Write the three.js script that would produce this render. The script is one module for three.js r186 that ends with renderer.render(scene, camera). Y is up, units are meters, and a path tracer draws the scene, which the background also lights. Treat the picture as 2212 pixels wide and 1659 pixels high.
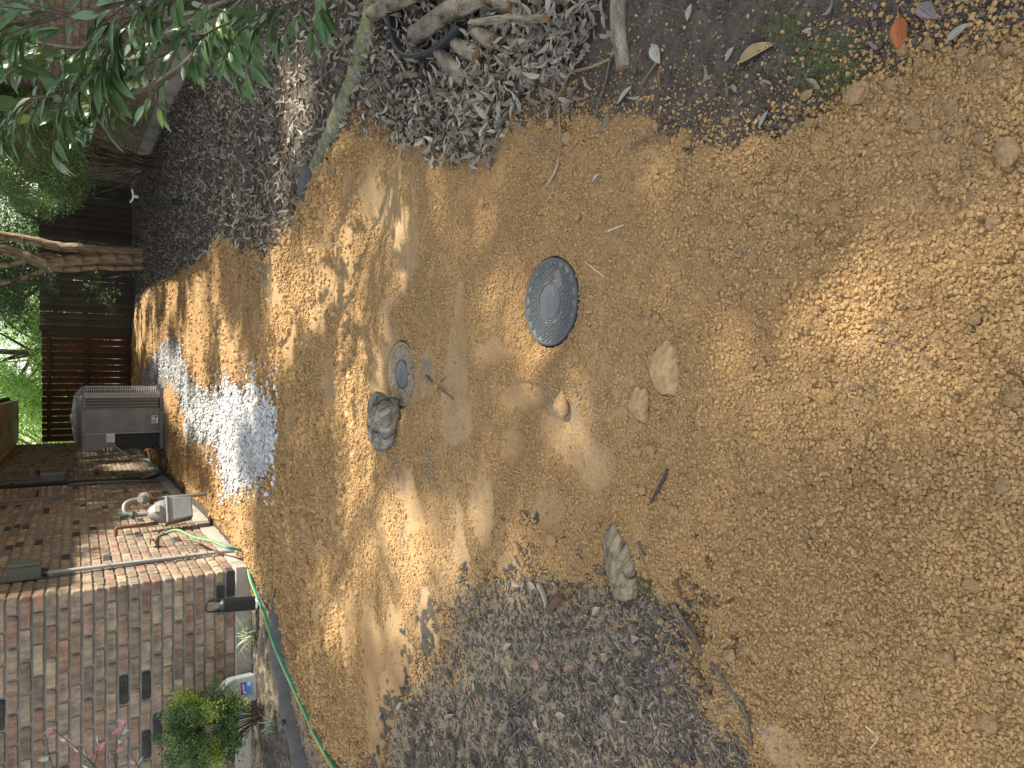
import * as THREE from 'three';
import { mergeGeometries } from 'three/addons/utils/BufferGeometryUtils.js';

// ---------- camera, sky, sun, exposure ----------
const scene = new THREE.Scene();
const EYE = 1.2, PITCH = THREE.MathUtils.degToRad(32.5), FOCAL = 1480;
const camera = new THREE.PerspectiveCamera(2 * Math.atan(829.5 / FOCAL) * 180 / Math.PI, 4 / 3, 0.05, 600);
camera.position.set(0, EYE, 0);
camera.up.set(1, 0, 0);                       // the photograph was taken upright and lies on its side
camera.lookAt(0, EYE - Math.sin(PITCH), -Math.cos(PITCH));
scene.add(camera);

const SUN = new THREE.Vector3(0.62, 0.74, -0.2).normalize();
const sun = new THREE.DirectionalLight(new THREE.Color().setRGB(1, 0.93, 0.8), 5.0);
sun.position.copy(SUN).multiplyScalar(40); sun.target.position.set(0, 0, -6);
sun.castShadow = true; sun.shadow.radius = 2; sun.shadow.mapSize.set(4096, 4096);
Object.assign(sun.shadow.camera, { left: -22, right: 22, top: 22, bottom: -22, near: 1, far: 120 });
scene.add(sun, sun.target);
const EXPOSURE = 2.2, SKYK = 0.82;

function rng(s) { return () => { s |= 0; s = s + 0x6D2B79F5 | 0; let t = Math.imul(s ^ s >>> 15, 1 | s); t = t + Math.imul(t ^ t >>> 7, 61 | t) ^ t; return ((t ^ t >>> 14) >>> 0) / 4294967296; }; }
let R = rng(7);
const rr = (a, b) => a + (b - a) * R();
const clamp = (v, a = 0, b = 1) => v < a ? a : v > b ? b : v;
const lerp = (a, b, t) => a + (b - a) * t;
const smooth = (a, b, x) => { const t = clamp((x - a) / (b - a)); return t * t * (3 - 2 * t); };
function hash(ix, iy, s) { let h = Math.imul(ix, 374761393) + Math.imul(iy, 668265263) + Math.imul(s, 1442695041) | 0; h = Math.imul(h ^ h >>> 13, 1274126177); h ^= h >>> 16; return (h >>> 0) / 4294967296; }
function vn(x, y, s = 0) {
  const ix = Math.floor(x), iy = Math.floor(y), fx = x - ix, fy = y - iy, u = fx * fx * (3 - 2 * fx), v = fy * fy * (3 - 2 * fy);
  const a = hash(ix, iy, s), b = hash(ix + 1, iy, s), c = hash(ix, iy + 1, s), d = hash(ix + 1, iy + 1, s);
  return (a + (b - a) * u + (c - a) * v + (a - b - c + d) * u * v) * 2 - 1;
}
function vn3(x, y, z, s) { const iz = Math.floor(z), f = z - iz, u = f * f * (3 - 2 * f); return lerp(vn(x, y, s + iz * 131), vn(x, y, s + iz * 131 + 131), u); }
function fbm3(x, y, z, o, s) { let a = 0.5, r = 0; for (let i = 0; i < o; i++) { r += a * vn3(x, y, z, s + i * 17); x = x * 2.03 + 11.3; y = y * 2.03 - 7.7; z = z * 2.03 + 3.1; a *= 0.55; } return r; }
function fbm(x, y, o = 4, s = 0) { let a = 0.5, r = 0; for (let i = 0; i < o; i++) { r += a * vn(x, y, s + i * 17); x = x * 2.03 + 11.3; y = y * 2.03 - 7.7; a *= 0.5; } return r; }

{ // one sky: pale summer haze with soft broken cloud all round
  const W = 512, Hh = 256, d = new Float32Array(W * Hh * 4);
  for (let j = 0; j < Hh; j++) for (let i = 0; i < W; i++) {
    const el = (j + 0.5) / Hh * Math.PI - Math.PI / 2, az = (i / W) * 2 * Math.PI, y = Math.sin(el), c = Math.cos(el);
    const k = Math.max(y, 0), px = Math.cos(az) * c / (k + 0.25), pz = Math.sin(az) * c / (k + 0.25);
    const cl = smooth(-0.12, 0.3, fbm(px * 1.3 + 5, pz * 1.3 + 9, 5, 3)) * 0.75;
    const t = Math.pow(k, 0.45), o = (j * W + i) * 4;
    let r = lerp(1.0, 0.66, t), g = lerp(0.99, 0.76, t), b = lerp(0.96, 0.92, t);
    r = lerp(r, 1.1, cl); g = lerp(g, 1.08, cl); b = lerp(b, 1.03, cl);
    if (y < 0) { r = g = b = 0.5; }
    d[o] = r * SKYK; d[o + 1] = g * SKYK; d[o + 2] = b * SKYK; d[o + 3] = 1;
  }
  const t = new THREE.DataTexture(d, W, Hh, THREE.RGBAFormat, THREE.FloatType);
  t.mapping = THREE.EquirectangularReflectionMapping; t.magFilter = t.minFilter = THREE.LinearFilter; t.wrapS = THREE.RepeatWrapping; t.needsUpdate = true;
  scene.background = t; scene.environment = t;
}

// ---------- places: a spot in the photograph (2212 x 1659) to a point of the yard ----------
const CT = Math.cos(PITCH), ST = Math.sin(PITCH), V3 = (x, y, z) => new THREE.Vector3(x, y, z);
function ray(px, py) { const cx = (829.5 - py) / FOCAL, cy = -(px - 1106) / FOCAL; return [cx, cy * CT - ST, -cy * ST - CT]; }
function spot(px, py, h = 0) { const d = ray(px, py), t = (h - EYE) / d[1]; return V3(d[0] * t, h, d[2] * t); }
function onZ(px, py, z) { const d = ray(px, py), t = z / d[2]; return V3(d[0] * t, EYE + d[1] * t, z); }
function onX(px, py, x) { const d = ray(px, py), t = x / d[0]; return V3(x, EYE + d[1] * t, d[2] * t); }
function deep(px, py, t) { const d = ray(px, py); return V3(d[0] * t, EYE + d[1] * t, d[2] * t); }

// ---------- names, things, parts ----------
const used = {};
function numbered(n) { const k = used[n] = (used[n] ?? -1) + 1; return k ? n + '_' + String(k).padStart(3, '0') : n; }
function sh(o) { o.castShadow = o.receiveShadow = true; return o; }
function tag(o, label, category, group, kind) { o.userData = { label, category }; if (group) o.userData.group = group; if (kind) o.userData.kind = kind; return o; }
function thing(name, label, category, pos = [0, 0, 0], group) { const g = new THREE.Group(); g.name = numbered(name); g.position.set(...(pos.isVector3 ? pos.toArray() : pos)); scene.add(g); return tag(g, label, category, group); }
function part(parent, name, geo, mat, pos, rot) { const m = sh(new THREE.Mesh(geo, mat)); m.name = name; if (pos) m.position.set(...pos); if (rot) m.rotation.set(...rot); parent.add(m); return m; }
function solo(name, geo, mat, label, category, pos, group) { const m = sh(new THREE.Mesh(geo, mat)); m.name = numbered(name); if (pos) m.position.copy(pos.isVector3 ? pos : V3(...pos)); scene.add(m); return tag(m, label, category, group); }
function structure(name, geo, mat) { const m = sh(new THREE.Mesh(geo, mat)); m.name = numbered(name); m.userData.kind = 'structure'; scene.add(m); return m; }
function stuffInst(name, geo, mat, list, parent, label, category) {   // list: {p, q, s, c}
  const m = sh(new THREE.InstancedMesh(geo, mat, list.length)); m.name = parent ? name : numbered(name); const M = new THREE.Matrix4();
  list.forEach((e, i) => { M.compose(e.p, e.q, e.s); m.setMatrixAt(i, M); if (e.c) m.setColorAt(i, e.c); });
  m.userData = { kind: 'stuff' }; if (label) { m.userData.label = label; m.userData.category = category; }
  (parent || scene).add(m); return m;
}
const rgb = (r, g, b) => new THREE.Color().setRGB(r, g, b);
const std = (c, rough = 0.9, o = {}) => new THREE.MeshStandardMaterial({ color: c, roughness: rough, ...o });
const phys = (c, rough = 0.9, o = {}) => new THREE.MeshPhysicalMaterial({ color: c, roughness: rough, ...o });
const Q = (x, y, z) => new THREE.Quaternion().setFromEuler(new THREE.Euler(x, y, z));
const plain = g => { const o = g.index ? g.toNonIndexed() : g; for (const k of Object.keys(o.attributes)) if (!['position', 'normal', 'uv'].includes(k)) o.deleteAttribute(k); return o; };
const merge = list => mergeGeometries(list.map(plain));
const box = (w, h, d, x = 0, y = 0, z = 0) => new THREE.BoxGeometry(w, h, d).translate(x, y, z);
function cbox(w, h, d, b = 0.004, x = 0, y = 0, z = 0) {                 // box with chamfered edges
  const s = new THREE.Shape(), a = w / 2 - b, c = h / 2 - b; s.moveTo(-a, -c); s.lineTo(a, -c); s.lineTo(a, c); s.lineTo(-a, c); s.closePath();
  return new THREE.ExtrudeGeometry(s, { depth: Math.max(d - 2 * b, 0.0005), bevelEnabled: true, bevelSize: b, bevelThickness: b, bevelSegments: 1 }).translate(x, y, z - d / 2 + b);
}
const cyl = (r0, r1, h, n = 20, x = 0, y = 0, z = 0) => new THREE.CylinderGeometry(r1, r0, h, n).translate(x, y, z);
function limb(pts, r0, r1, o = {}) {                                      // tapered, slightly knotty tube through points
  const { seg = pts.length * 5, rad = 8, rough = 0.08, seed = 1, flat = 1 } = o, curve = new THREE.CatmullRomCurve3(pts), fr = curve.computeFrenetFrames(seg, false);
  const P = [], U = [], I = [], len = curve.getLength();
  for (let i = 0; i <= seg; i++) {
    const t = i / seg, c = curve.getPointAt(t), r = typeof r0 === 'function' ? r0(t) : lerp(r0, r1, t);
    for (let j = 0; j <= rad; j++) {
      const a = j / rad * Math.PI * 2, k = r * (1 + rough * (vn(t * len * 7, (j % rad) * 1.3 * 8 / rad, seed) + 0.6 * vn(t * len * 26, (j % rad) * 2.9 * 8 / rad, seed + 5)));
      const n = fr.normals[i], b = fr.binormals[i], ca = Math.cos(a) * k, sa = Math.sin(a) * k * flat;
      P.push(c.x + n.x * ca + b.x * sa, c.y + n.y * ca + b.y * sa, c.z + n.z * ca + b.z * sa); U.push(j / rad * Math.max(1, Math.round(r * 6.28 / 0.3 * 2) / 2), t * len / 0.3);
    }
  }
  const w = rad + 1;
  for (let i = 0; i < seg; i++) for (let j = 0; j < rad; j++) { const a = i * w + j; I.push(a, a + 1, a + w, a + 1, a + w + 1, a + w); }
  for (const [row, flip] of [[0, 0], [seg, 1]]) {                          // caps
    const c = curve.getPointAt(row ? 1 : 0), k = P.length / 3, at = []; P.push(c.x, c.y, c.z); U.push(0.5, 0.5);
    for (let j = 0; j <= rad; j++) { const o2 = (row * w + j) * 3; at.push(P.length / 3); P.push(P[o2], P[o2 + 1], P[o2 + 2]); U.push(0.5 + 0.1 * Math.cos(j), 0.5 + 0.1 * Math.sin(j)); }
    for (let j = 0; j < rad; j++) flip ? I.push(k, at[j], at[j + 1]) : I.push(k, at[j + 1], at[j]);
  }
  const g = new THREE.BufferGeometry(); g.setAttribute('position', new THREE.Float32BufferAttribute(P, 3)); g.setAttribute('uv', new THREE.Float32BufferAttribute(U, 2)); g.setIndex(I); g.computeVertexNormals(); return g;
}
function lump(r, detail, amp, seed, sx = 1, sy = 1, sz = 1, fr = 2) {      // rough stone or clod
  const g = new THREE.IcosahedronGeometry(1, detail), p = g.attributes.position, v = V3(0, 0, 0), uv = [];
  for (let i = 0; i < p.count; i++) {
    v.fromBufferAttribute(p, i);
    const k = 1 + amp * (fbm3(v.x * fr + seed * 3.1, v.y * fr, v.z * fr + seed, 4, seed) * 1.6);
    p.setXYZ(i, v.x * k * r * sx, v.y * k * r * sy, v.z * k * r * sz); uv.push(v.x * 1.1 + v.y * 0.4, v.z * 1.1 + v.y * 0.3);
  }
  g.setAttribute('uv', new THREE.Float32BufferAttribute(uv, 2)); g.computeVertexNormals();
  const n = g.attributes.normal, key = {}, ks = [];                        // smooth the facets
  for (let i = 0; i < p.count; i++) { const k = [p.getX(i), p.getY(i), p.getZ(i)].map(q => Math.round(q / r * 2000)).join(); ks.push(k); const a = key[k] ??= [0, 0, 0]; a[0] += n.getX(i); a[1] += n.getY(i); a[2] += n.getZ(i); }
  for (let i = 0; i < p.count; i++) { const a = key[ks[i]], l = Math.hypot(...a) || 1; n.setXYZ(i, a[0] / l, a[1] / l, a[2] / l); }
  return g;
}
function leafGeo(L, W, fold = 0.25, curl = 0.3, nx = 2, nl = 5, tip = 1) { // blade along +z from the stalk, normal +y
  const P = [], I = [], U = [];
  for (let i = 0; i <= nl; i++) {
    const t = i / nl, w = W / 2 * Math.pow(Math.sin(Math.PI * Math.pow(clamp(t * 0.97 + 0.015), 0.8)), tip), a = curl * t, z = L * (curl ? Math.sin(a) / curl : t), y0 = -L * (curl ? (1 - Math.cos(a)) / curl : 0);
    for (let j = 0; j <= nx; j++) { const s = j / nx * 2 - 1; P.push(s * w, y0 + Math.abs(s) * w * fold, z); U.push(j / nx, t); }
  }
  for (let i = 0; i < nl; i++) for (let j = 0; j < nx; j++) { const a = i * (nx + 1) + j; I.push(a, a + nx + 1, a + 1, a + 1, a + nx + 1, a + nx + 2); }
  const g = new THREE.BufferGeometry(); g.setAttribute('position', new THREE.Float32BufferAttribute(P, 3)); g.setAttribute('uv', new THREE.Float32BufferAttribute(U, 2)); g.setIndex(I); g.computeVertexNormals(); return g;
}
function tex(N, fn, srgb = false, M = N) {
  const d = new Uint8Array(N * M * 4);
  for (let j = 0; j < M; j++) for (let i = 0; i < N; i++) { const c = fn(i, j), o = (j * N + i) * 4; if (c.length) { d[o] = clamp(c[0]) * 255; d[o + 1] = clamp(c[1]) * 255; d[o + 2] = clamp(c[2]) * 255; } else d[o] = d[o + 1] = d[o + 2] = clamp(c) * 255; d[o + 3] = 255; }
  const t = new THREE.DataTexture(d, N, M); t.wrapS = t.wrapT = THREE.RepeatWrapping; t.magFilter = THREE.LinearFilter; t.minFilter = THREE.LinearMipmapLinearFilter; t.generateMipmaps = true; if (srgb) t.colorSpace = THREE.SRGBColorSpace; t.needsUpdate = true; return t;
}
function tiled(N, cell, oct, seed) {                                        // tiling value-noise field, 0..1
  const f = new Float32Array(N * N);
  let amp = 0.5, tot = 0;
  for (let o = 0; o < oct; o++) { const n = cell << o; for (let j = 0; j < N; j++) for (let i = 0; i < N; i++) { const x = i / N * n, y = j / N * n, ix = x | 0, iy = y | 0, fx = x - ix, fy = y - iy, u = fx * fx * (3 - 2 * fx), v = fy * fy * (3 - 2 * fy), a = hash(ix % n, iy % n, seed + o), b = hash((ix + 1) % n, iy % n, seed + o), c = hash(ix % n, (iy + 1) % n, seed + o), d = hash((ix + 1) % n, (iy + 1) % n, seed + o); f[j * N + i] += amp * (a + (b - a) * u + (c - a) * v + (a - b - c + d) * u * v); } tot += amp; amp *= 0.55; }
  for (let i = 0; i < f.length; i++) f[i] /= tot; return f;
}
function crumbs(N, count, r0, r1, seed) {                                   // tiling field of heaped grains, 0..1
  const f = new Float32Array(N * N), q = rng(seed); let mx = 0;
  for (let k = 0; k < count; k++) {
    const r = r0 + (r1 - r0) * Math.pow(q(), 3), cx = q() * N, cy = q() * N, ax = 0.75 + q() * 0.5, lift = q() * r * 0.5, R2 = Math.ceil(r * 1.35);
    for (let j = -R2; j <= R2; j++) for (let i = -R2; i <= R2; i++) {
      const e = (i * ax) ** 2 + (j / ax) ** 2; if (e >= r * r) continue;
      const o = ((Math.floor(cy) + j + N * 4) % N) * N + (Math.floor(cx) + i + N * 4) % N, h = Math.sqrt(r * r - e) + lift; if (h > f[o]) f[o] = h;
    }
  }
  for (const v of f) if (v > mx) mx = v; for (let i = 0; i < f.length; i++) f[i] /= mx; return f;
}

// ---------- the ground ----------
const polyOf = (list, h = 0) => list.map(([a, b]) => { const p = spot(a, b, h); return [p.x, p.z]; });
function inside(P, x, z) { let c = false; for (let i = 0, j = P.length - 1; i < P.length; j = i++) { const a = P[i], b = P[j]; if ((a[1] > z) !== (b[1] > z) && x < (b[0] - a[0]) * (z - a[1]) / (b[1] - a[1]) + a[0]) c = !c; } return c; }
function sdist(P, x, z) { let m = 1e9; for (let i = 0, j = P.length - 1; i < P.length; j = i++) { const a = P[i], b = P[j], ex = b[0] - a[0], ez = b[1] - a[1], t = clamp(((x - a[0]) * ex + (z - a[1]) * ez) / (ex * ex + ez * ez || 1e-9)), dx = x - a[0] - ex * t, dz = z - a[1] - ez * t; m = Math.min(m, dx * dx + dz * dz); } m = Math.sqrt(m); return inside(P, x, z) ? m : -m; }
const SAND = polyOf([[296, 655], [330, 612], [420, 572], [485, 512], [530, 540], [590, 560], [640, 500], [668, 425], [700, 365], [730, 325], [765, 290], [800, 262], [850, 285], [900, 325], [960, 335], [1000, 350], [1060, 345], [1085, 295], [1120, 262], [1180, 250], [1260, 252], [1330, 268], [1420, 282], [1520, 322], [1600, 332], [1690, 305], [1755, 270], [1800, 228], [1850, 190], [1950, 145], [2050, 118], [2130, 90], [2212, 60], [2500, 0], [2500, 1760], [1760, 1760], [1640, 1640], [1615, 1565], [1530, 1545], [1508, 1490], [1490, 1420], [1470, 1330], [1420, 1300], [1380, 1290], [1290, 1262], [1200, 1240], [1150, 1225], [1070, 1240], [1010, 1265], [985, 1330], [955, 1400], [900, 1450], [855, 1530], [832, 1600], [825, 1680], [735, 1700], [690, 1600], [645, 1500], [618, 1400], [606, 1340], [585, 1270], [545, 1225], [500, 1160], [440, 1095], [375, 1030], [340, 1000], [286, 930], [283, 700]]);
const GRAVEL = polyOf([[367, 727], [340, 765], [318, 800], [302, 835], [330, 850], [358, 812], [378, 832], [387, 853], [396, 894], [402, 932], [425, 952], [457, 946], [472, 958], [498, 990], [504, 1072], [525, 1066], [542, 1034], [575, 1008], [601, 979], [601, 888], [589, 870], [563, 838], [525, 850], [487, 832], [457, 859], [422, 838], [416, 829], [396, 785], [387, 744]]);
const DARKRIM = [[470, 845, 30, 22], [482, 1000, 18, 50], [565, 1035, 30, 30], [440, 950, 20, 14], [540, 835, 26, 14], [388, 935, 12, 12]];
const LITTER = polyOf([[296, 655], [330, 612], [420, 572], [485, 512], [530, 540], [590, 560], [640, 500], [668, 425], [700, 365], [760, 215], [800, 60], [812, -300], [420, -300], [395, 160], [299, 380], [292, 440]]);
const ROOTS = polyOf([[812, -250], [800, 80], [780, 200], [775, 275], [850, 290], [960, 335], [1060, 345], [1085, 295], [1150, 215], [1230, 170], [1290, 60], [1330, -250]]);
const MULCH = polyOf([[530, 1240], [560, 1275], [600, 1360], [625, 1440], [660, 1560], [735, 1700], [825, 1680], [855, 1530], [955, 1400], [1000, 1268], [1200, 1240], [1380, 1290], [1470, 1330], [1530, 1545], [1640, 1640], [1700, 1900], [500, 1900], [522, 1400]]);
const ell = l => l.map(([a, b, ra, rb, k = 1]) => { const c = spot(a, b), e = spot(a + ra, b), f = spot(a, b + rb); return [c.x, c.z, Math.hypot(e.x - c.x, e.z - c.z), Math.abs(f.x - c.x), k]; });
const inEll = (L, x, z, wob = 0) => { let m = 0; for (const e of L) { const dx = (x - e[0]) / e[3], dz = (z - e[1]) / e[2], d = Math.sqrt(dx * dx + dz * dz); if (d < 1.6) m = Math.max(m, e[4] * (1 - smooth(0.72, 1.08, d + wob))); } return m; };
const SMOOTH = ell([[1240, 930, 75, 130], [1170, 860, 90, 30], [1130, 965, 40, 60], [1085, 760, 40, 45], [1290, 1000, 60, 60], [905, 1120, 28, 190], [930, 1330, 26, 110], [870, 1420, 22, 90], [900, 1560, 26, 80], [710, 690, 22, 50], [800, 400, 30, 70], [770, 560, 22, 70], [860, 440, 30, 60], [640, 760, 14, 60], [590, 600, 14, 30], [730, 840, 14, 60], [1060, 1100, 26, 90], [1110, 1240, 40, 60], [745, 1220, 20, 46], [690, 1310, 14, 50], [830, 1560, 12, 50], [1690, 1610, 50, 60], [640, 920, 10, 110], [860, 730, 14, 60], [1010, 1180, 16, 70], [560, 700, 10, 60], [880, 808, 60, 90], [1210, 1110, 40, 70], [1850, 880, 60, 50, 0.5]]);
const STAIN = ell([[880, 810, 26, 95, 0.5], [860, 1010, 14, 80, 0.6], [880, 1130, 18, 150, 0.35], [950, 1010, 8, 55, 0.7], [1240, 860, 50, 60, 0.45], [1330, 880, 40, 50, 0.35], [1010, 1270, 30, 50, 0.4], [1880, 870, 60, 60, 0.35], [1960, 760, 60, 80, 0.3], [940, 800, 22, 30, 0.6], [1620, 560, 30, 30, 0.45], [860, 690, 8, 60, 0.4], [1640, 1580, 50, 40, 0.55], [1560, 1500, 50, 60, 0.5], [1190, 1320, 60, 60, 0.35]]);
const RIM = ell(DARKRIM.map(e => [...e, 1]));
const MOSS = ell([[1790, 140, 70, 70, 0.8], [1700, 60, 50, 50, 0.5], [1390, 1255, 28, 24, 0.8], [1030, 1495, 14, 20, 0.8], [430, 330, 14, 50, 0.35], [390, 280, 10, 40, 0.35], [460, 200, 20, 40, 0.3], [1890, 90, 40, 50, 0.4], [1120, 1480, 16, 20, 0.4]]);
const CN = 1024, crumbA = crumbs(CN, 26000, 3, 13, 21), crumbB = crumbs(CN, 9000, 4, 22, 22), crumbC = crumbs(CN, 12000, 4, 20, 25), fineF = crumbs(CN, 70000, 2, 6, 23);
const samp = (f, x, z, s) => { let u = x / s * CN, v = z / s * CN; const iu = Math.floor(u), iv = Math.floor(v), a = u - iu, b = v - iv, i0 = iu & (CN - 1), i1 = (iu + 1) & (CN - 1), j0 = (iv & (CN - 1)) * CN, j1 = ((iv + 1) & (CN - 1)) * CN; return (f[j0 + i0] * (1 - a) + f[j0 + i1] * a) * (1 - b) + (f[j1 + i0] * (1 - a) + f[j1 + i1] * a) * b; };
const LIDS = [[spot(1196, 653), 0.135], [spot(872, 808), 0.15]];
const CORNER_X = -1.47, CORNER_Z = -5.75;
function ground(x, z) {                                                      // height and what lies there
  const D = -z, far = clamp((D - 2.5) / 6), wob = fbm(x * 3.1, z * 3.1, 3, 4);
  let sd = 9; if (D > -0.3 && D < 21 && Math.abs(x) < 7) sd = sdist(SAND, x, z) * (1); else sd = -1;
  const ragged = sd > -0.6 && sd < 0.5 && x < -0.2 && D < 4.6 && D > 0.8 ? 1 : 0;
  const edge = sd + wob * 0.07 + fbm(x * 17, z * 17, 3, 8) * (0.07 - 0.03 * far) + ragged * (fbm(x * 5.5, z * 5.5, 3, 14) * 0.3 + fbm(x * 30, z * 30, 3, 15) * 0.22);
  const sand = smooth(-0.012, 0.012, edge), bank = smooth(-0.05, 0.14, sd + wob * 0.05);
  let gr = 0, grav = -1; if (x > -3 && x < 1.5 && D > 4 && D < 16) { grav = sdist(GRAVEL, x, z) + wob * 0.09; gr = smooth(-0.03, 0.03, grav); }
  const soft = Math.max(inEll(SMOOTH, x, z, fbm(x * 5, z * 5, 4, 31) * 1.1), smooth(0.22, 0.4, fbm(x * 1.6 + 3, z * 4.2, 3, 33)) * 0.8 * smooth(1.6, 2.2, D));
  // dapple of shovel work: low ridges lying across the yard
  const ridge = fbm(x * 1.1 + 2 * wob * 0.2, z * 3.4, 4, 51), und = fbm(x * 0.9, z * 0.9, 3, 55);
  let y = 0.02 * fbm(x * 0.35, z * 0.35, 2, 61);
  const cA = samp(crumbA, x + wob * 0.04, z, 1.15), cB = samp(crumbB, x * 0.8 - z * 0.6, x * 0.6 + z * 0.8 + 0.3, 1.9);
  const roughS = (1 - 0.93 * soft), near = 1 - smooth(3.5, 7, D);
  const big = smooth(1.5, 0.7, D) * 0.45 + 0.55;
  const cC = D > 2 ? samp(crumbC, x * 0.9 + z * 0.43, z * 0.9 - x * 0.43, 2.6) : 0;
  const crumb = ((Math.max(cA * 0.75, cB * 0.9 - 0.16) - 0.35) * 0.024 * big * (0.55 + 0.45 * near) + (cC - 0.3) * 0.05 * smooth(2, 4.5, D)) * (0.75 + 0.7 * fbm(x * 2, z * 2, 2, 71));
  const sandY = 0.026 * bank + ridge * (0.022 + 0.035 * smooth(1.6, 4, D) * smooth(12, 6, D) + 0.012 * smooth(8, 12, D)) + und * 0.03 + crumb * roughS - 0.012 * soft * bank;
  const soilC = (cA * 0.5 + samp(fineF, x, z, 0.9) * 0.5 - 0.3) * 0.016 * (1 - 0.75 * smooth(0.02, 0.25, fbm(x * 4, z * 4, 3, 75))) + fbm(x * 6, z * 6, 4, 77) * 0.018 + und * 0.02;
  y += lerp(soilC, sandY, Math.max(sand, bank * 0.7));
  if (gr > 0 || grav > -0.3) y -= 0.03 * smooth(-0.22, 0.1, grav);
  for (const [c, r] of LIDS) { const d = Math.hypot(x - c.x, z - c.z); if (d < r * 2.4) { const t = smooth(r * 1.0, r * 1.6, d); y = lerp(d < r * 0.985 ? -0.03 : (c === LIDS[1][0] ? 0.014 : 0.008) + crumb * 0.7, y, t); } }
  return { y, sand: sand * (1 - gr * 0.85), soft, sd, gr, crumb };
}
const hgt = (x, z) => ground(x, z).y;
const onGround = (px, py, up = 0) => { let p = spot(px, py, 0); const h = hgt(p.x, p.z); p = spot(px, py, h); p.y = h + up; return p; };
{
  const zs = []; for (let D = -3; D < 0.2; D += 0.2) zs.push(D);
  for (let D = 0.2; D < 0.42; D += 0.02) zs.push(D);
  for (let D = 0.42; D < 21;) { zs.push(D); D += Math.max(0.0042, 0.00075 * D * D); }
  for (let D = 21; D < 260; D *= 1.12) zs.push(D);
  const ss = [], NC = 660; for (let i = 0; i <= NC; i++) ss.push(i / NC * 2 - 1);
  for (let k = 0, e = 0.02; k < 26; k++) { const l = ss[ss.length - 1]; ss.push(l + e); ss.unshift(-l - e); e *= 1.33; }
  const nz = zs.length, ns = ss.length, P = new Float32Array(nz * ns * 3), C = new Float32Array(nz * ns * 3), U = new Float32Array(nz * ns * 2), I = new Uint32Array((nz - 1) * (ns - 1) * 6);
  const sandA = [0.42, 0.248, 0.105], sandB = [0.48, 0.318, 0.162], soilA = [0.07, 0.056, 0.042], soilB = [0.14, 0.112, 0.084], mossC = [0.10, 0.13, 0.035], dust = [0.36, 0.28, 0.18], grey = [0.26, 0.235, 0.2];
  for (let j = 0; j < nz; j++) {
    const D = zs[j], w = 0.62 + Math.max(D, 0) * 0.6;
    for (let i = 0; i < ns; i++) {
      const x = ss[i] * w, z = -D, k = j * ns + i, g = ground(x, z);
      P[k * 3] = x; P[k * 3 + 1] = g.y; P[k * 3 + 2] = z; U[k * 2] = x / 0.8; U[k * 2 + 1] = z / 0.8;
      const n1 = fbm(x * 2.3, z * 2.3, 4, 91), n2 = fbm(x * 23, z * 23, 3, 95), n3 = fbm(x * 90, z * 90, 2, 97);
      const t = clamp(0.25 + n1 * 0.9 + g.soft * 0.35), m = clamp(0.45 + n2 * 1.2 + n3 * 0.5);
      let st = inEll(STAIN, x, z, n1 * 0.5) ; st = st > 0 ? clamp(st * smooth(0.15, -0.2, n2 - st * 0.25 + n3 * 0.3) * 1.1) : 0;
      const rim = inEll(RIM, x, z, n2 * 0.6), ms = inEll(MOSS, x, z, n2 * 0.7) * smooth(-0.15, 0.15, n2 + n3 * 0.7), mul = Math.max(0, inside(MULCH, x, z) ? 1 : 0) * smooth(-0.15, 0.25, n1 * 0.8 + n2 * 0.6 - 0.1 + 0.5 * smooth(0.5, 0.0, -g.sd));
      for (let c = 0; c < 3; c++) {
        let s = lerp(sandA[c], sandB[c], t) * (1 + n3 * 0.12 + n2 * 0.1); s = lerp(s, grey[c] * (0.85 + 0.3 * m), st);
        let o = lerp(soilA[c], soilB[c], m); o = lerp(o, dust[c], mul * 0.9); o = lerp(o, mossC[c], ms); s = lerp(s, mossC[c], ms * 0.7);
        let v = lerp(o, s, clamp(g.sand)); v = lerp(v, soilA[c] * 1.3, rim * 0.85); v = lerp(v, 0.42, g.gr * 0.8 * clamp(0.4 + n2));
        C[k * 3 + c] = v;
      }
    }
  }
  let q = 0; for (let j = 0; j < nz - 1; j++) for (let i = 0; i < ns - 1; i++) { const a = j * ns + i; I[q++] = a; I[q++] = a + 1; I[q++] = a + ns; I[q++] = a + 1; I[q++] = a + ns + 1; I[q++] = a + ns; }
  const g = new THREE.BufferGeometry(); g.setAttribute('position', new THREE.BufferAttribute(P, 3)); g.setAttribute('color', new THREE.BufferAttribute(C, 3)); g.setAttribute('uv', new THREE.BufferAttribute(U, 2)); g.setIndex(new THREE.BufferAttribute(I, 1)); g.computeVertexNormals();
  const nf = tiled(1024, 16, 5, 5);
  const map = tex(1024, (i, j) => { const a = fineF[j * 1024 + i], b = nf[j * 1024 + i], h = hash(i, j, 9); const v = 0.86 + (b - 0.5) * 0.22 + (h - 0.5) * 0.12 + (h > 0.985 ? -0.25 : 0); return [v, v * 0.995, v * 0.985]; });
  const bmp = tex(1024, (i, j) => fineF[j * 1024 + i] * 0.8 + nf[j * 1024 + i] * 0.25);
  structure('ground', g, std(0xffffff, 1, { vertexColors: true, map, bumpMap: bmp, bumpScale: 0.006 }));
  console.log('ground', nz, ns, nz * ns * 2);
}

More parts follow.
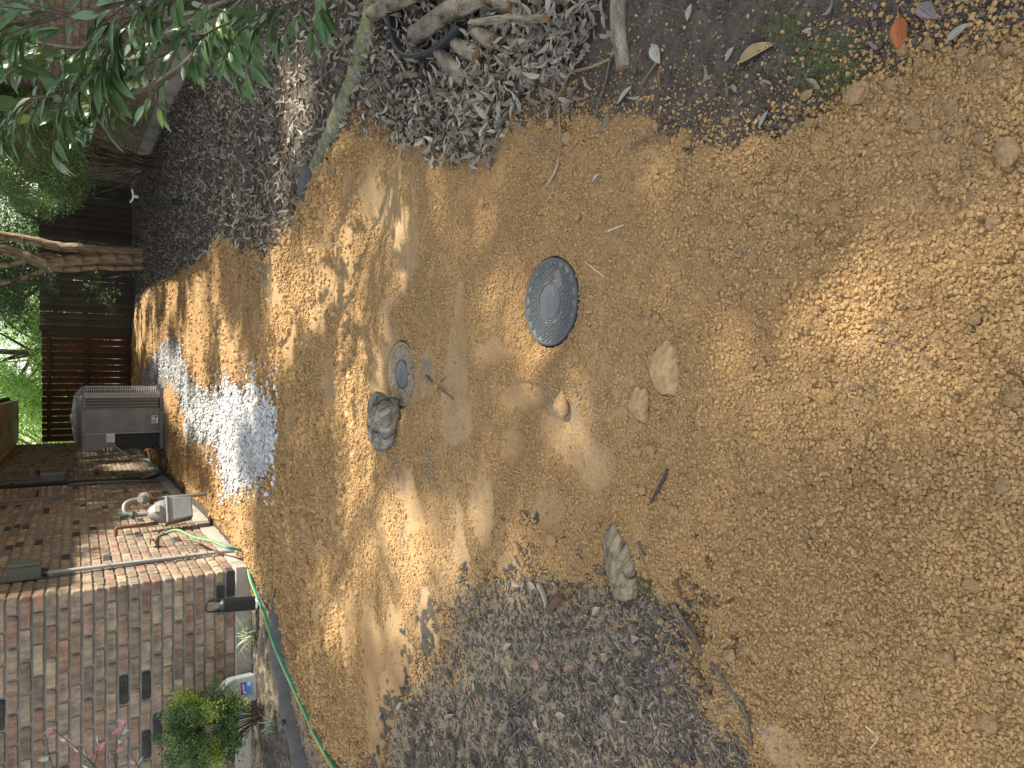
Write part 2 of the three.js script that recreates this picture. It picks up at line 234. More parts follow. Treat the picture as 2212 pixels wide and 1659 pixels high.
// shared procedural surfaces
const N1 = tiled(512, 8, 6, 101), N2 = tiled(512, 4, 7, 131), SP = crumbs(512, 9000, 2, 7, 44);
const barkTex = tex(512, (i, j) => { const a = N1[((j >> 1) * 512 + i) & 262143] - 0.5, b = N2[j * 512 + i] - 0.5, s = SP[j * 512 + i] - 0.4, v = 0.62 + a * 1.2 + b * 0.9 + s * 0.35; return [v, v * 0.97, v * 0.92]; });
const barkBump = tex(512, (i, j) => N1[j * 512 + i] * 0.5 + SP[j * 512 + i] * 0.5);
const woodTex = tex(512, (i, j) => { const s = N1[((j >> 3) * 512 + ((i * 2) & 511)) & 262143], v = 0.6 + (s - 0.5) * 0.9 + (N2[j * 512 + i] - 0.5) * 0.5; return [v, v * 0.97, v * 0.93]; });
const grainBump = tex(512, (i, j) => N1[((j >> 3) * 512 + ((i * 2) & 511)) & 262143]);
const mottle = tex(512, (i, j) => { const v = 0.78 + (N2[j * 512 + i] - 0.5) * 0.7 + (N1[j * 512 + i] - 0.5) * 0.35; return [v, v, v]; });
const pit = tex(512, (i, j) => { const a = SP[j * 512 + i] * 0.5 + N1[j * 512 + i] * 0.5; return a; });
const brickTex = tex(512, (i, j) => { const a = N2[j * 512 + i], b = N1[(j * 512 + ((i * 3) & 511)) & 262143], p = hash(i >> 2, j >> 2, 3) > 0.985 ? -0.3 : 0, l = a > 0.6 ? (a - 0.6) * 2.2 : 0; const v = 0.7 + (a - 0.5) * 0.95 + (b - 0.5) * 0.75 + p; return [v + l * 0.35, v * 0.99 + l * 0.34, v * 0.97 + l * 0.3]; });

// ---------- brickwork ----------
const BH = 0.058, BL = 0.207, BJ = 0.0145, BW = 0.098, PITCHY = BH + 0.0152;
function brickGeo(L, H, seed, dep = BW) {                                     // worn brick: uneven outline, rubbed arris, front face +z at z = 0
  const q = rng(seed), o = [], a = L / 2, b = H / 2, c = 0.004 + q() * 0.006, j = () => (q() - 0.5) * 0.0042;
  for (const [x, y] of [[-a + c, -b], [-a * 0.3, -b], [a * 0.35, -b], [a - c, -b], [a, -b + c], [a, b - c], [a - c, b], [0, b], [-a + c, b], [-a, b - c], [-a, -b + c]]) o.push([x + j(), y + j()]);
  const n = o.length, v = 0.0045, P = [], U = [], tri = (A, B, C2) => { for (const p of [A, B, C2]) { P.push(...p); U.push((p[0] + p[2] * 0.7) * 2.2 + seed * 0.37, p[1] * 2.2 + p[2] * 0.4 + seed * 0.61); } };
  const f = o.map(([x, y]) => [x * (1 - v / a), y * (1 - v / b), (q() - 0.5) * 0.003]), m = o.map(([x, y]) => [x, y, -v]), k = o.map(([x, y]) => [x, y, -dep]);
  const ct = [(q() - 0.5) * 0.02, (q() - 0.5) * 0.01, (q() - 0.5) * 0.004];
  for (let i = 0; i < n; i++) { const e = (i + 1) % n; tri(ct, f[i], f[e]); tri(f[i], m[i], m[e]); tri(f[i], m[e], f[e]); tri(m[i], k[i], k[e]); tri(m[i], k[e], m[e]); }
  const g = new THREE.BufferGeometry(); g.setAttribute('position', new THREE.Float32BufferAttribute(P, 3)); g.setAttribute('uv', new THREE.Float32BufferAttribute(U, 2)); g.computeVertexNormals(); return g;
}
const BRICK_COLS = [[0.34, 0.24, 0.165], [0.37, 0.265, 0.185], [0.31, 0.195, 0.14], [0.32, 0.255, 0.175], [0.41, 0.335, 0.23], [0.36, 0.225, 0.155], [0.25, 0.19, 0.14], [0.35, 0.27, 0.2], [0.06, 0.052, 0.048], [0.40, 0.285, 0.2]];
const bricksMats = BRICK_COLS.map(c => std(rgb(c[0] * 1.08, c[1] * 1.08, c[2] * 1.08), 0.95, { map: brickTex, bumpMap: pit, bumpScale: 0.002 }));
const bricksVC = std(0xffffff, 0.95, { vertexColors: true, map: brickTex, bumpMap: pit, bumpScale: 0.004 });
const gFull = [...Array(9)].map((_, i) => brickGeo(BL, BH, 300 + i)), gHalf = [...Array(4)].map((_, i) => brickGeo(BW, BH, 340 + i));
const mortarMat = std(rgb(0.27, 0.265, 0.235), 1, { map: mottle, bumpMap: pit, bumpScale: 0.004 });
const concrete = std(rgb(0.42, 0.39, 0.33), 1, { map: mottle, bumpMap: pit, bumpScale: 0.006 });
const pickCol = q => { const k = q(); return k < 0.065 ? 8 : Math.min(9, [0, 1, 2, 3, 4, 5, 6, 7, 9][Math.floor(q() * 9)]); };
function colored(g, c) { const n = g.attributes.position.count, a = new Float32Array(n * 3); for (let i = 0; i < n; i++) { a[i * 3] = c[0] * 1.08; a[i * 3 + 1] = c[1] * 1.08; a[i * 3 + 2] = c[2] * 1.08; } g.setAttribute('color', new THREE.BufferAttribute(a, 3)); return g; }
function layBricks(parent, list, most) {                                       // list: {half, m(atrix), far}
  list.sort((a, b) => a.far - b.far); const rest = [];
  list.forEach((e, i) => {
    const src = e.half ? gHalf[Math.floor(e.q() * 4)] : gFull[Math.floor(e.q() * 9)], col = e.col ?? pickCol(e.q);
    if (i < most) { const b = part(parent, 'brick', src, bricksMats[col]); b.applyMatrix4(e.m); } else rest.push(colored(src.clone().applyMatrix4(e.m), BRICK_COLS[col]));
  });
  if (rest.length) { const m = part(parent, 'distant_bricks', mergeGeometries(rest), bricksVC); m.userData.kind = 'stuff'; }
}
const BASE_Y = 0.134;
{
  const t = thing('brick_house', 'house of worn reclaimed brick with grey mortar, beside the air conditioner', 'house', [CORNER_X, 0, CORNER_Z]);
  const q = rng(77), list = [], M = (x, y, z, ry) => new THREE.Matrix4().makeRotationY(ry).setPosition(x, y, z);
  const front = 3.2, side = 14.7, rows = 32;
  const mw = part(t, 'brick_wall', merge([box(front, rows * PITCHY, 0.25, -front / 2 - 0.011, BASE_Y + rows * PITCHY / 2, -0.011 - 0.125), box(0.25, rows * PITCHY, side - 0.3, -0.136, BASE_Y + rows * PITCHY / 2, -side / 2 - 0.14)]), mortarMat);
  for (let k = 0; k < rows; k++) {
    const y = BASE_Y + k * PITCHY + BH / 2 + 0.008, odd = k % 2; let x = odd ? BW + BJ : 0, z = odd ? 0 : BW + BJ;
    for (let n = 0; x < front; n++) { const L = BL; list.push({ q, m: M(-x - L / 2 + (q() - 0.5) * 0.004, y + (q() - 0.5) * 0.003, (q() - 0.5) * 0.004, (q() - 0.5) * 0.008), far: (y > 1.9 ? 20 : 0) + Math.abs(x - 0.8) }); x += L + BJ; }
    for (; z < side;) { list.push({ q, m: M((q() - 0.5) * 0.004, y + (q() - 0.5) * 0.003, -z - BL / 2, Math.PI / 2 + (q() - 0.5) * 0.008), far: (y > 1.9 + z * 0.05 ? 20 : 0) + z * 1.3 }); z += BL + BJ; }
  }
  layBricks(mw, list, 300);
  part(t, 'footing', merge([cbox(front + 0.02, 0.5, 0.2, 0.006, -front / 2 + 0.012, BASE_Y - 0.25, -0.088), cbox(0.2, 0.5, side, 0.006, -0.088, BASE_Y - 0.2515, -side / 2 - 0.19)]), concrete);
  // two corbelled brick piers high on the side wall
  for (const pz of [-4.85, -7.15]) {
    const pier = part(t, 'brick_pier', box(0.135, 1.2, 0.2, 0.067, 1.86, pz), mortarMat), l = [];
    for (let k = 0; k < 16; k++) { const y = 1.25 + k * PITCHY, dp = k < 1 ? 0.07 : 0; l.push({ q, m: M(0.15 - dp, y, pz, Math.PI / 2), far: 0 }, { q, half: 1, m: M(0.095 - dp, y, pz + 0.1035, 0), far: 0 }); }
    layBricks(pier, l, 40);
  }
  const paint = std(rgb(0.66, 0.60, 0.46), 0.7, { map: mottle, bumpMap: pit, bumpScale: 0.001 });
  part(t, 'soffit', box(1.05, 0.02, 15.3, 0.5, 2.46, -7.98), paint);
  part(t, 'fascia', merge([cbox(0.03, 0.2, 15.3, 0.004, 1.04, 2.55, -7.98), cbox(1.08, 0.05, 0.03, 0.004, 0.51, 2.44, -15.63)]), paint);
  part(t, 'frieze_trim', cbox(0.03, 0.05, 14.4, 0.008, 0.02, 2.42, -7.4), paint);
  part(t, 'roof', new THREE.BoxGeometry(4.6, 0.06, 15.4).rotateZ(-0.38).translate(-1.0, 3.46, -7.98), std(rgb(0.1, 0.09, 0.085), 1));
  for (const z of [-11.2, -13.2]) part(t, 'soffit_vent', box(0.2, 0.012, 0.42, 0.5, 2.448, z), std(rgb(0.3, 0.3, 0.29), 0.8));
}
{ // neighbour's house on the right with its long brick wall and eave
  const t = thing('neighbor_house', 'house with pale brick wall and deep beige eave behind the round shrub', 'house', [4.0, 0, -9.8]);
  const a = Math.atan2(0.09, 1); t.rotation.y = -a;
  const q = rng(177), list = [], rows = 22, len = 9.6;
  const w = part(t, 'brick_wall', box(0.2, rows * PITCHY, len, 0.111, 0.2 + rows * PITCHY / 2, -len / 2 + 1.8), mortarMat);
  for (let k = 0; k < rows; k++) for (let z = (k % 2) * 0.11 - 1.8; z < len - 2; z += BL + BJ) { const c = pickCol(q); list.push({ q, col: [3, 4, 7, 9, 0, 4, 1, 7, 6, 9][c], m: new THREE.Matrix4().makeRotationY(-Math.PI / 2).setPosition(0, 0.2 + k * PITCHY + BH / 2 + 0.008, -z - BL / 2), far: Math.abs(z - 1.5) * 0.4 + k * 0.3 }); }
  layBricks(w, list, 300);
  part(t, 'footing', cbox(0.3, 0.6, len, 0.01, 0.1, -0.1, -len / 2 + 1.8), std(rgb(0.48, 0.45, 0.39), 1, { map: mottle, bumpMap: pit, bumpScale: 0.006 }));
  const cream = std(rgb(0.42, 0.38, 0.28), 0.75, { map: mottle }), tan = std(rgb(0.34, 0.28, 0.19), 0.8, { map: mottle });
  for (let i = 0; i < 9; i++) part(t, 'siding_board', cbox(0.03, 2.3, 0.36, 0.006, 0.06 - (i % 2) * 0.012, 1.25, -len + 1.6 - i * 0.372), cream);
  part(t, 'wall_above', box(0.2, 0.5, len + 0.1, 0.115, 0.2 + rows * PITCHY + 0.25, -len / 2 + 1.8), cream);
  part(t, 'soffit', box(0.85, 0.02, 15, -0.14, 2.3, -5.6), tan);
  part(t, 'fascia', merge([cbox(0.035, 0.22, 15.1, 0.004, -0.58, 2.38, -5.6), cbox(0.9, 0.16, 0.03, 0.004, -0.14, 2.34, -13.13)]), cream);
  part(t, 'roof', new THREE.BoxGeometry(5.2, 0.06, 15.4).rotateZ(0.3).translate(1.9, 3.2, -5.6), std(rgb(0.1, 0.09, 0.085), 1));
  part(t, 'bamboo_blind', box(0.02, 0.9, 0.8, -0.3, 1.85, -12.9), std(rgb(0.3, 0.22, 0.12), 0.9, { map: woodTex }));
}

// ---------- fence and gate ----------
const boardGrey = [[0.15, 0.14, 0.11], [0.125, 0.12, 0.095], [0.18, 0.165, 0.13]].map(c => std(rgb(...c), 0.95, { map: woodTex, bumpMap: grainBump, bumpScale: 0.004 }));
const boardBlack = [[0.11, 0.103, 0.085], [0.13, 0.12, 0.095], [0.15, 0.125, 0.098]].map(c => std(rgb(...c), 0.95, { map: woodTex, bumpMap: grainBump, bumpScale: 0.004 }));
const boardRed = [[0.15, 0.058, 0.035], [0.13, 0.05, 0.03], [0.17, 0.066, 0.04]].map(c => std(rgb(...c), 0.75, { map: woodTex, bumpMap: grainBump, bumpScale: 0.002 }));
function picket(w, h, d, ear) {
  const s = new THREE.Shape(), a = w / 2; s.moveTo(-a, 0); s.lineTo(a, 0); s.lineTo(a, h - ear); s.quadraticCurveTo(a, h, a - ear, h); s.lineTo(-a + ear, h); s.quadraticCurveTo(-a, h, -a, h - ear); s.closePath();
  const g = new THREE.ExtrudeGeometry(s, { depth: d, bevelEnabled: false, curveSegments: 3 }), u = g.attributes.uv; for (let i = 0; i < u.count; i++) u.setXY(i, u.getX(i) * 1.1, u.getY(i) * 0.6); return g;
}
{
  const z = -19.2, gateL = onZ(200, 952, z).x, gateR = onZ(200, 724, z).x;
  const t = thing('wooden_gate', 'red brown wooden gate of vertical pickets between the brick house and weathered fence', 'gate', [gateL, 0, z]);
  const g = picket(0.139, 1.82, 0.018, 0.035), q = rng(5); let n = 0;
  for (let x = 0.08; x < gateR - gateL - 0.1; x += 0.151) part(t, 'picket', g, boardRed[n++ % 3], [x, 0.03 + q() * 0.012, (q() - 0.5) * 0.004], [0, 0, (q() - 0.5) * 0.004]);
  const W = gateR - gateL;
  for (const [pa, pb] of [[101, 111], [184, 194], [272, 283]]) { const y0 = onZ(pb, 800, z).y, y1 = onZ(pa, 800, z).y; part(t, 'rail', cbox(W - 0.06, y1 - y0, 0.038, 0.004, W / 2, (y0 + y1) / 2, 0.04), boardRed[0]); }
  part(t, 'post', cbox(0.14, 1.86, 0.06, 0.005, W - 0.02, 0.93, 0.05), boardRed[1]);
  const f = thing('wooden_fence', 'weathered dark grey picket fence behind the peeling crape myrtle trunk', 'fence', [gateR, 0, z + 0.05]);
  let x = 0.13, i = 0; const q2 = rng(9), gs = [0, 1, 2].map(k => picket(0.149 + k * 0.002, 1.9 + k * 0.008, 0.018, 0.05));
  for (; x < 4.9; i++) { const set = q2() < 0.5 ? boardBlack : boardGrey; part(f, 'picket', gs[Math.floor(q2() * 3)], set[Math.floor(q2() * 3)], [x, -0.02 + q2() * 0.02 + (x > 1.5 ? 0.03 : 0), (q2() - 0.5) * 0.006], [0, 0, (q2() - 0.5) * 0.012]); x += 0.1512 + q2() * 0.003; }
  for (const y of [0.35, 1.0, 1.6]) part(f, 'rail', cbox(5, 0.09, 0.038, 0.004, 2.5, y, -0.022), boardBlack[1]);
  part(f, 'post', cbox(0.09, 1.8, 0.09, 0.005, 0.03, 0.9, 0.0), boardBlack[0]);
}

// ---------- air conditioner ----------
const acGrey = std(rgb(0.235, 0.24, 0.25), 0.55, { map: mottle, metalness: 0.15 }), acDark = std(rgb(0.025, 0.026, 0.028), 0.7), acLight = std(rgb(0.42, 0.425, 0.43), 0.5, { metalness: 0.2 });
function canvasTex(w, h, draw) { const c = document.createElement('canvas'); c.width = w; c.height = h; draw(c.getContext('2d'), w, h); const t = new THREE.CanvasTexture(c); t.colorSpace = THREE.SRGBColorSpace; t.magFilter = THREE.LinearFilter; return t; }
const acPos = V3(-0.99, 0.06, -11.8);
{
  const W = 0.95, Hc = 1.06, Dp = 0.86;
  solo('concrete_pad', cbox(1.2, 0.14, 1.15, 0.012), std(rgb(0.2, 0.185, 0.16), 1, { map: mottle, bumpMap: pit, bumpScale: 0.008 }), 'dark dirty concrete pad under the air conditioner', 'pad', [acPos.x + W / 2 + 0.02, -0.02, acPos.z - 0.42]);
  const t = thing('air_conditioner', 'grey outdoor air conditioner with louvred coil guard and domed fan grille', 'air conditioner', acPos);
  // shell: rounded corner at the coil side
  const s = new THREE.Shape(), r = 0.13; s.moveTo(0, 0); s.lineTo(W - r, 0); s.quadraticCurveTo(W, 0, W, r); s.lineTo(W, Dp - r); s.quadraticCurveTo(W, Dp, W - r, Dp); s.lineTo(0, Dp); s.closePath();
  const slab = (y, h, b = 0.006) => new THREE.ExtrudeGeometry(s, { depth: h, bevelEnabled: true, bevelSize: b, bevelThickness: b, bevelSegments: 2, curveSegments: 8 }).rotateX(-Math.PI / 2).translate(0, y, 0);
  part(t, 'base_pan', slab(0.0, 0.04), acGrey); part(t, 'top_rim', slab(Hc - 0.035, 0.03), acGrey);
  part(t, 'coil', new THREE.ExtrudeGeometry(s, { depth: Hc - 0.06, bevelEnabled: false, curveSegments: 8 }).scale(0.94, 0.94, 1).rotateX(-Math.PI / 2).translate(0.03, 0.03, -0.025), acDark);
  part(t, 'service_panel', cbox(0.365, 0.98, 0.03, 0.005, 0.435, 0.535, -0.013), acGrey);
  part(t, 'control_box', cbox(0.245, 0.385, 0.16, 0.006, 0.126, 0.835, -0.076), acGrey);
  part(t, 'recess_panel', box(0.245, 0.6, 0.02, 0.126, 0.34, -0.13), std(rgb(0.1, 0.1, 0.1), 0.7));
  part(t, 'corner_post', cbox(0.012, 1.0, 0.03, 0.003, 0.253, 0.535, -0.006), acLight);
  for (let k = 0; k < 62; k++) part(t, 'louver', box(0.165, 0.0055, 0.012), acGrey, [0.703, 0.075 + k * 0.0155, 0.001], [0.5, 0, 0]);
  for (const x of [0.66, 0.705, 0.75]) part(t, 'guard_bar', box(0.005, 0.96, 0.006, x, 0.55, 0.008), acLight);
  { // wire guard round the corner
    const ga = []; const cpt = a => a < 0.5 ? V3(0.79 + a * 0.12, 0, 0.012) : V3(W - r + 0.005 + Math.sin((a - 0.5) * Math.PI) * r * 1.02, 0, 0.012 - (1 - Math.cos((a - 0.5) * Math.PI)) * r * 1.05);
    for (let k = 0; k < 42; k++) { const y = 0.06 + k * 0.0232; ga.push(limb([0, 0.25, 0.5, 0.65, 0.8, 1].map(a => cpt(a).setY(y)), 0.0045, 0.0045, { seg: 8, rad: 4, rough: 0 })); }
    for (let k = 0; k <= 7; k++) { const p = cpt(k / 7); ga.push(box(0.009, 0.98, 0.009, p.x, 0.54, p.z)); }
    const gd = part(t, 'coil_guard', merge(ga), acLight);
    part(t, 'guard_frame', merge([box(0.014, 1.0, 0.02, 0.79, 0.54, 0.006), box(0.2, 0.06, 0.03, 0.88, 0.06, -0.016), box(0.014, 1.0, 0.02, 0.622, 0.54, 0.004)]), acGrey);
  }
  part(t, 'top_cover', new THREE.CylinderGeometry(0.40, 0.475, 0.065, 40).scale(1, 1, 0.9).translate(W / 2, Hc + 0.034, -Dp / 2), acGrey);
  const gr = []; for (let k = 0; k < 9; k++) gr.push(new THREE.TorusGeometry(0.07 + k * 0.039, 0.005, 5, 40).rotateX(Math.PI / 2).translate(W / 2, Hc + 0.125 - k * k * 0.0008, -Dp / 2));
  for (let k = 0; k < 40; k++) { const a = k / 40 * 6.283; gr.push(limb([0.06, 0.2, 0.3, 0.39].map(d => V3(W / 2 + Math.cos(a) * d, Hc + 0.127 - (d - 0.07) ** 2 * 0.55, -Dp / 2 + Math.sin(a) * d)), 0.0042, 0.0042, { seg: 5, rad: 4, rough: 0 })); }
  part(t, 'fan_grille', merge(gr), acLight); part(t, 'fan_cap', cyl(0.07, 0.06, 0.02, 24, W / 2, Hc + 0.14, -Dp / 2), acLight);
  const lab = (w, h, x, y, z, draw, nm) => part(t, nm, new THREE.PlaneGeometry(w, h).translate(x, y, z), std(0xffffff, 0.5, { map: canvasTex(256, Math.round(256 * h / w), draw) }));
  lab(0.13, 0.105, 0.19, 0.70, 0.0065, (c, w, h) => { c.fillStyle = '#f1f1ee'; c.fillRect(0, 0, w, h); c.fillStyle = '#223'; c.font = 'bold 56px sans-serif'; c.fillText('R-410A', 20, 62); c.font = 'bold 34px sans-serif'; c.fillText('Refrigerant', 22, 104); c.fillStyle = '#667'; for (let k = 0; k < 4; k++) c.fillRect(22, 124 + k * 20, 205 - (k % 2) * 40, 7); }, 'refrigerant_label');
  lab(0.12, 0.095, 0.45, 0.12, 0.0035, (c, w, h) => { c.fillStyle = '#e8e6e0'; c.fillRect(0, 0, w, h); c.fillStyle = '#d4782a'; c.fillRect(0, 0, w, 26); c.fillStyle = '#333'; for (let k = 0; k < 7; k++) c.fillRect(12, 40 + k * 18, 110 + (k * 37) % 50, 9); c.fillRect(180, 40, 62, 62); c.fillRect(180, 116, 62, 62); c.fillStyle = '#eee'; c.fillRect(196, 58, 30, 26); }, 'warning_label');
  lab(0.05, 0.1, 0.022, 0.74, 0.0062, (c, w, h) => { c.fillStyle = '#ddd'; c.fillRect(0, 0, w, h); c.fillStyle = '#222'; c.fillRect(0, 60, w, 160); c.fillRect(0, 300, w, 120); }, 'rating_label');
  const rubber = std(rgb(0.03, 0.03, 0.032), 0.8), hoseGrey = std(rgb(0.2, 0.2, 0.2), 0.6);
  const wX = CORNER_X + 0.045, w2 = onX(318, 1010, wX), A = V3(acPos.x + 0.1, acPos.y + 0.66, acPos.z - 0.05);
  solo('flexible_conduit', limb([A, V3(A.x - 0.06, A.y - 0.04, A.z + 0.07), V3(-1.08, 0.5, -11.5), V3(-1.16, 0.28, -11.3), V3(-1.28, 0.2, -11.25), V3(-1.40, 0.36, -11.55)], 0.018, 0.018, { seg: 40, rad: 8, rough: 0.01 }), hoseGrey, 'grey flexible conduit looping from the air conditioner to the wall', 'conduit');
  solo('refrigerant_line', limb([V3(acPos.x + 0.08, 0.2, acPos.z - 0.09), V3(-0.98, 0.16, -11.6), V3(-1.08, 0.07, -11.4), V3(-1.25, 0.07, -11.3), V3(-1.38, 0.22, -11.5), V3(wX, 0.62, -11.75), V3(wX, 1.1, -11.78), V3(wX, 2.42, -11.78)], 0.024, 0.03, { seg: 70, rad: 8, rough: 0.05 }), rubber, 'black insulated refrigerant line climbing the side wall', 'pipe');
  solo('wall_cable', limb([V3(wX - 0.01, 0.3, -11.5), V3(wX - 0.01, 0.8, -11.66), V3(wX - 0.01, 1.28, -11.66)], 0.013, 0.013, { rough: 0.02 }), hoseGrey, 'thin grey cable beside the black refrigerant line', 'cable');
  const db = thing('disconnect_box', 'small grey electrical disconnect box behind the black refrigerant line', 'electrical box', [CORNER_X + 0.02, 1.34, -12.35]);
  part(db, 'box', cbox(0.1, 0.28, 0.17, 0.006, 0.05, 0.14, 0), acGrey); part(db, 'lid', cbox(0.02, 0.3, 0.19, 0.005, 0.106, 0.145, 0), std(rgb(0.27, 0.265, 0.24), 0.6)); part(db, 'hasp', box(0.03, 0.02, 0.02, 0.11, 0.28, 0.02), std(rgb(0.3, 0.08, 0.05), 0.6));
}

// ---------- gas meter ----------
{
  const t = thing('gas_meter', 'grey domestic gas meter with rusty pipes standing against the brick side wall', 'gas meter', [-1.29, 0, -7.7]);
  const cast = std(rgb(0.29, 0.3, 0.305), 0.6, { map: mottle, metalness: 0.25, bumpMap: pit, bumpScale: 0.002 }), rust = std(rgb(0.2, 0.105, 0.065), 0.9, { map: mottle, bumpMap: pit, bumpScale: 0.002 }), galv = std(rgb(0.3, 0.29, 0.25), 0.6, { map: mottle, metalness: 0.3 }), green = std(rgb(0.03, 0.085, 0.065), 0.6);
  const g = new THREE.Group(); g.name = 'meter_body'; g.rotation.y = 0.45; g.position.set(0.01, 0, 0.02); t.add(g);
  const s = new THREE.Shape(); s.moveTo(-0.085, 0); s.lineTo(0.1, 0); s.lineTo(0.115, 0.2); s.lineTo(-0.115, 0.2); s.closePath();
  part(g, 'case', new THREE.ExtrudeGeometry(s, { depth: 0.13, bevelEnabled: true, bevelSize: 0.012, bevelThickness: 0.012, bevelSegments: 3 }).translate(0, 0.21, -0.065), cast);
  part(g, 'flange', cbox(0.27, 0.022, 0.18, 0.006, 0, 0.428, 0), cast);
  part(g, 'dome', new THREE.SphereGeometry(0.118, 28, 14, 0, 6.283, 0, Math.PI / 2).scale(1, 1.35, 0.72).translate(0, 0.438, 0), cast);
  part(g, 'index_window', cbox(0.075, 0.055, 0.03, 0.006, 0.01, 0.52, 0.085), std(rgb(0.45, 0.45, 0.42), 0.35));
  for (let k = 0; k < 8; k++) part(g, 'bolt', cyl(0.007, 0.007, 0.012, 6, -0.11 + k * 0.0315, 0.444, 0.078), galv);
  part(t, 'riser_pipe', cyl(0.017, 0.017, 0.62, 14, 0.13, 0.21, -0.1), galv);
  part(t, 'shutoff_valve', merge([cyl(0.028, 0.028, 0.09, 8, 0.13, 0.55, -0.1), new THREE.CylinderGeometry(0.02, 0.02, 0.11, 8).rotateZ(Math.PI / 2).translate(0.13, 0.55, -0.1), box(0.02, 0.04, 0.05, 0.195, 0.55, -0.1)]), rust);
  part(t, 'regulator', merge([new THREE.CylinderGeometry(0.06, 0.06, 0.025, 24).rotateX(0.9).translate(0.15, 0.62, -0.05), new THREE.CylinderGeometry(0.035, 0.05, 0.05, 20).rotateX(0.9).translate(0.15, 0.645, -0.02)]), galv);
  part(t, 'inlet_pipe', limb([V3(0.13, 0.58, -0.1), V3(0.13, 0.72, -0.09), V3(0.1, 0.785, -0.06), V3(0.03, 0.79, -0.02), V3(0.0, 0.74, 0.0), V3(0, 0.6, 0.01)], 0.024, 0.024, { seg: 26, rad: 12, rough: 0.03 }), galv);
  part(t, 'union_ring', merge([new THREE.TorusGeometry(0.032, 0.012, 8, 20).rotateX(1.3).translate(0.0, 0.72, 0.01), cyl(0.018, 0.018, 0.07, 10, 0.0, 0.8, 0.01)]), green);
  part(t, 'outlet_pipe', limb([V3(-0.1, 0.5, 0.02), V3(-0.105, 0.62, 0.02), V3(-0.105, 0.82, 0.03), V3(-0.11, 0.865, 0.03), V3(-0.19, 0.87, 0.03)], 0.018, 0.018, { seg: 30, rad: 10, rough: 0.03 }), rust);
}
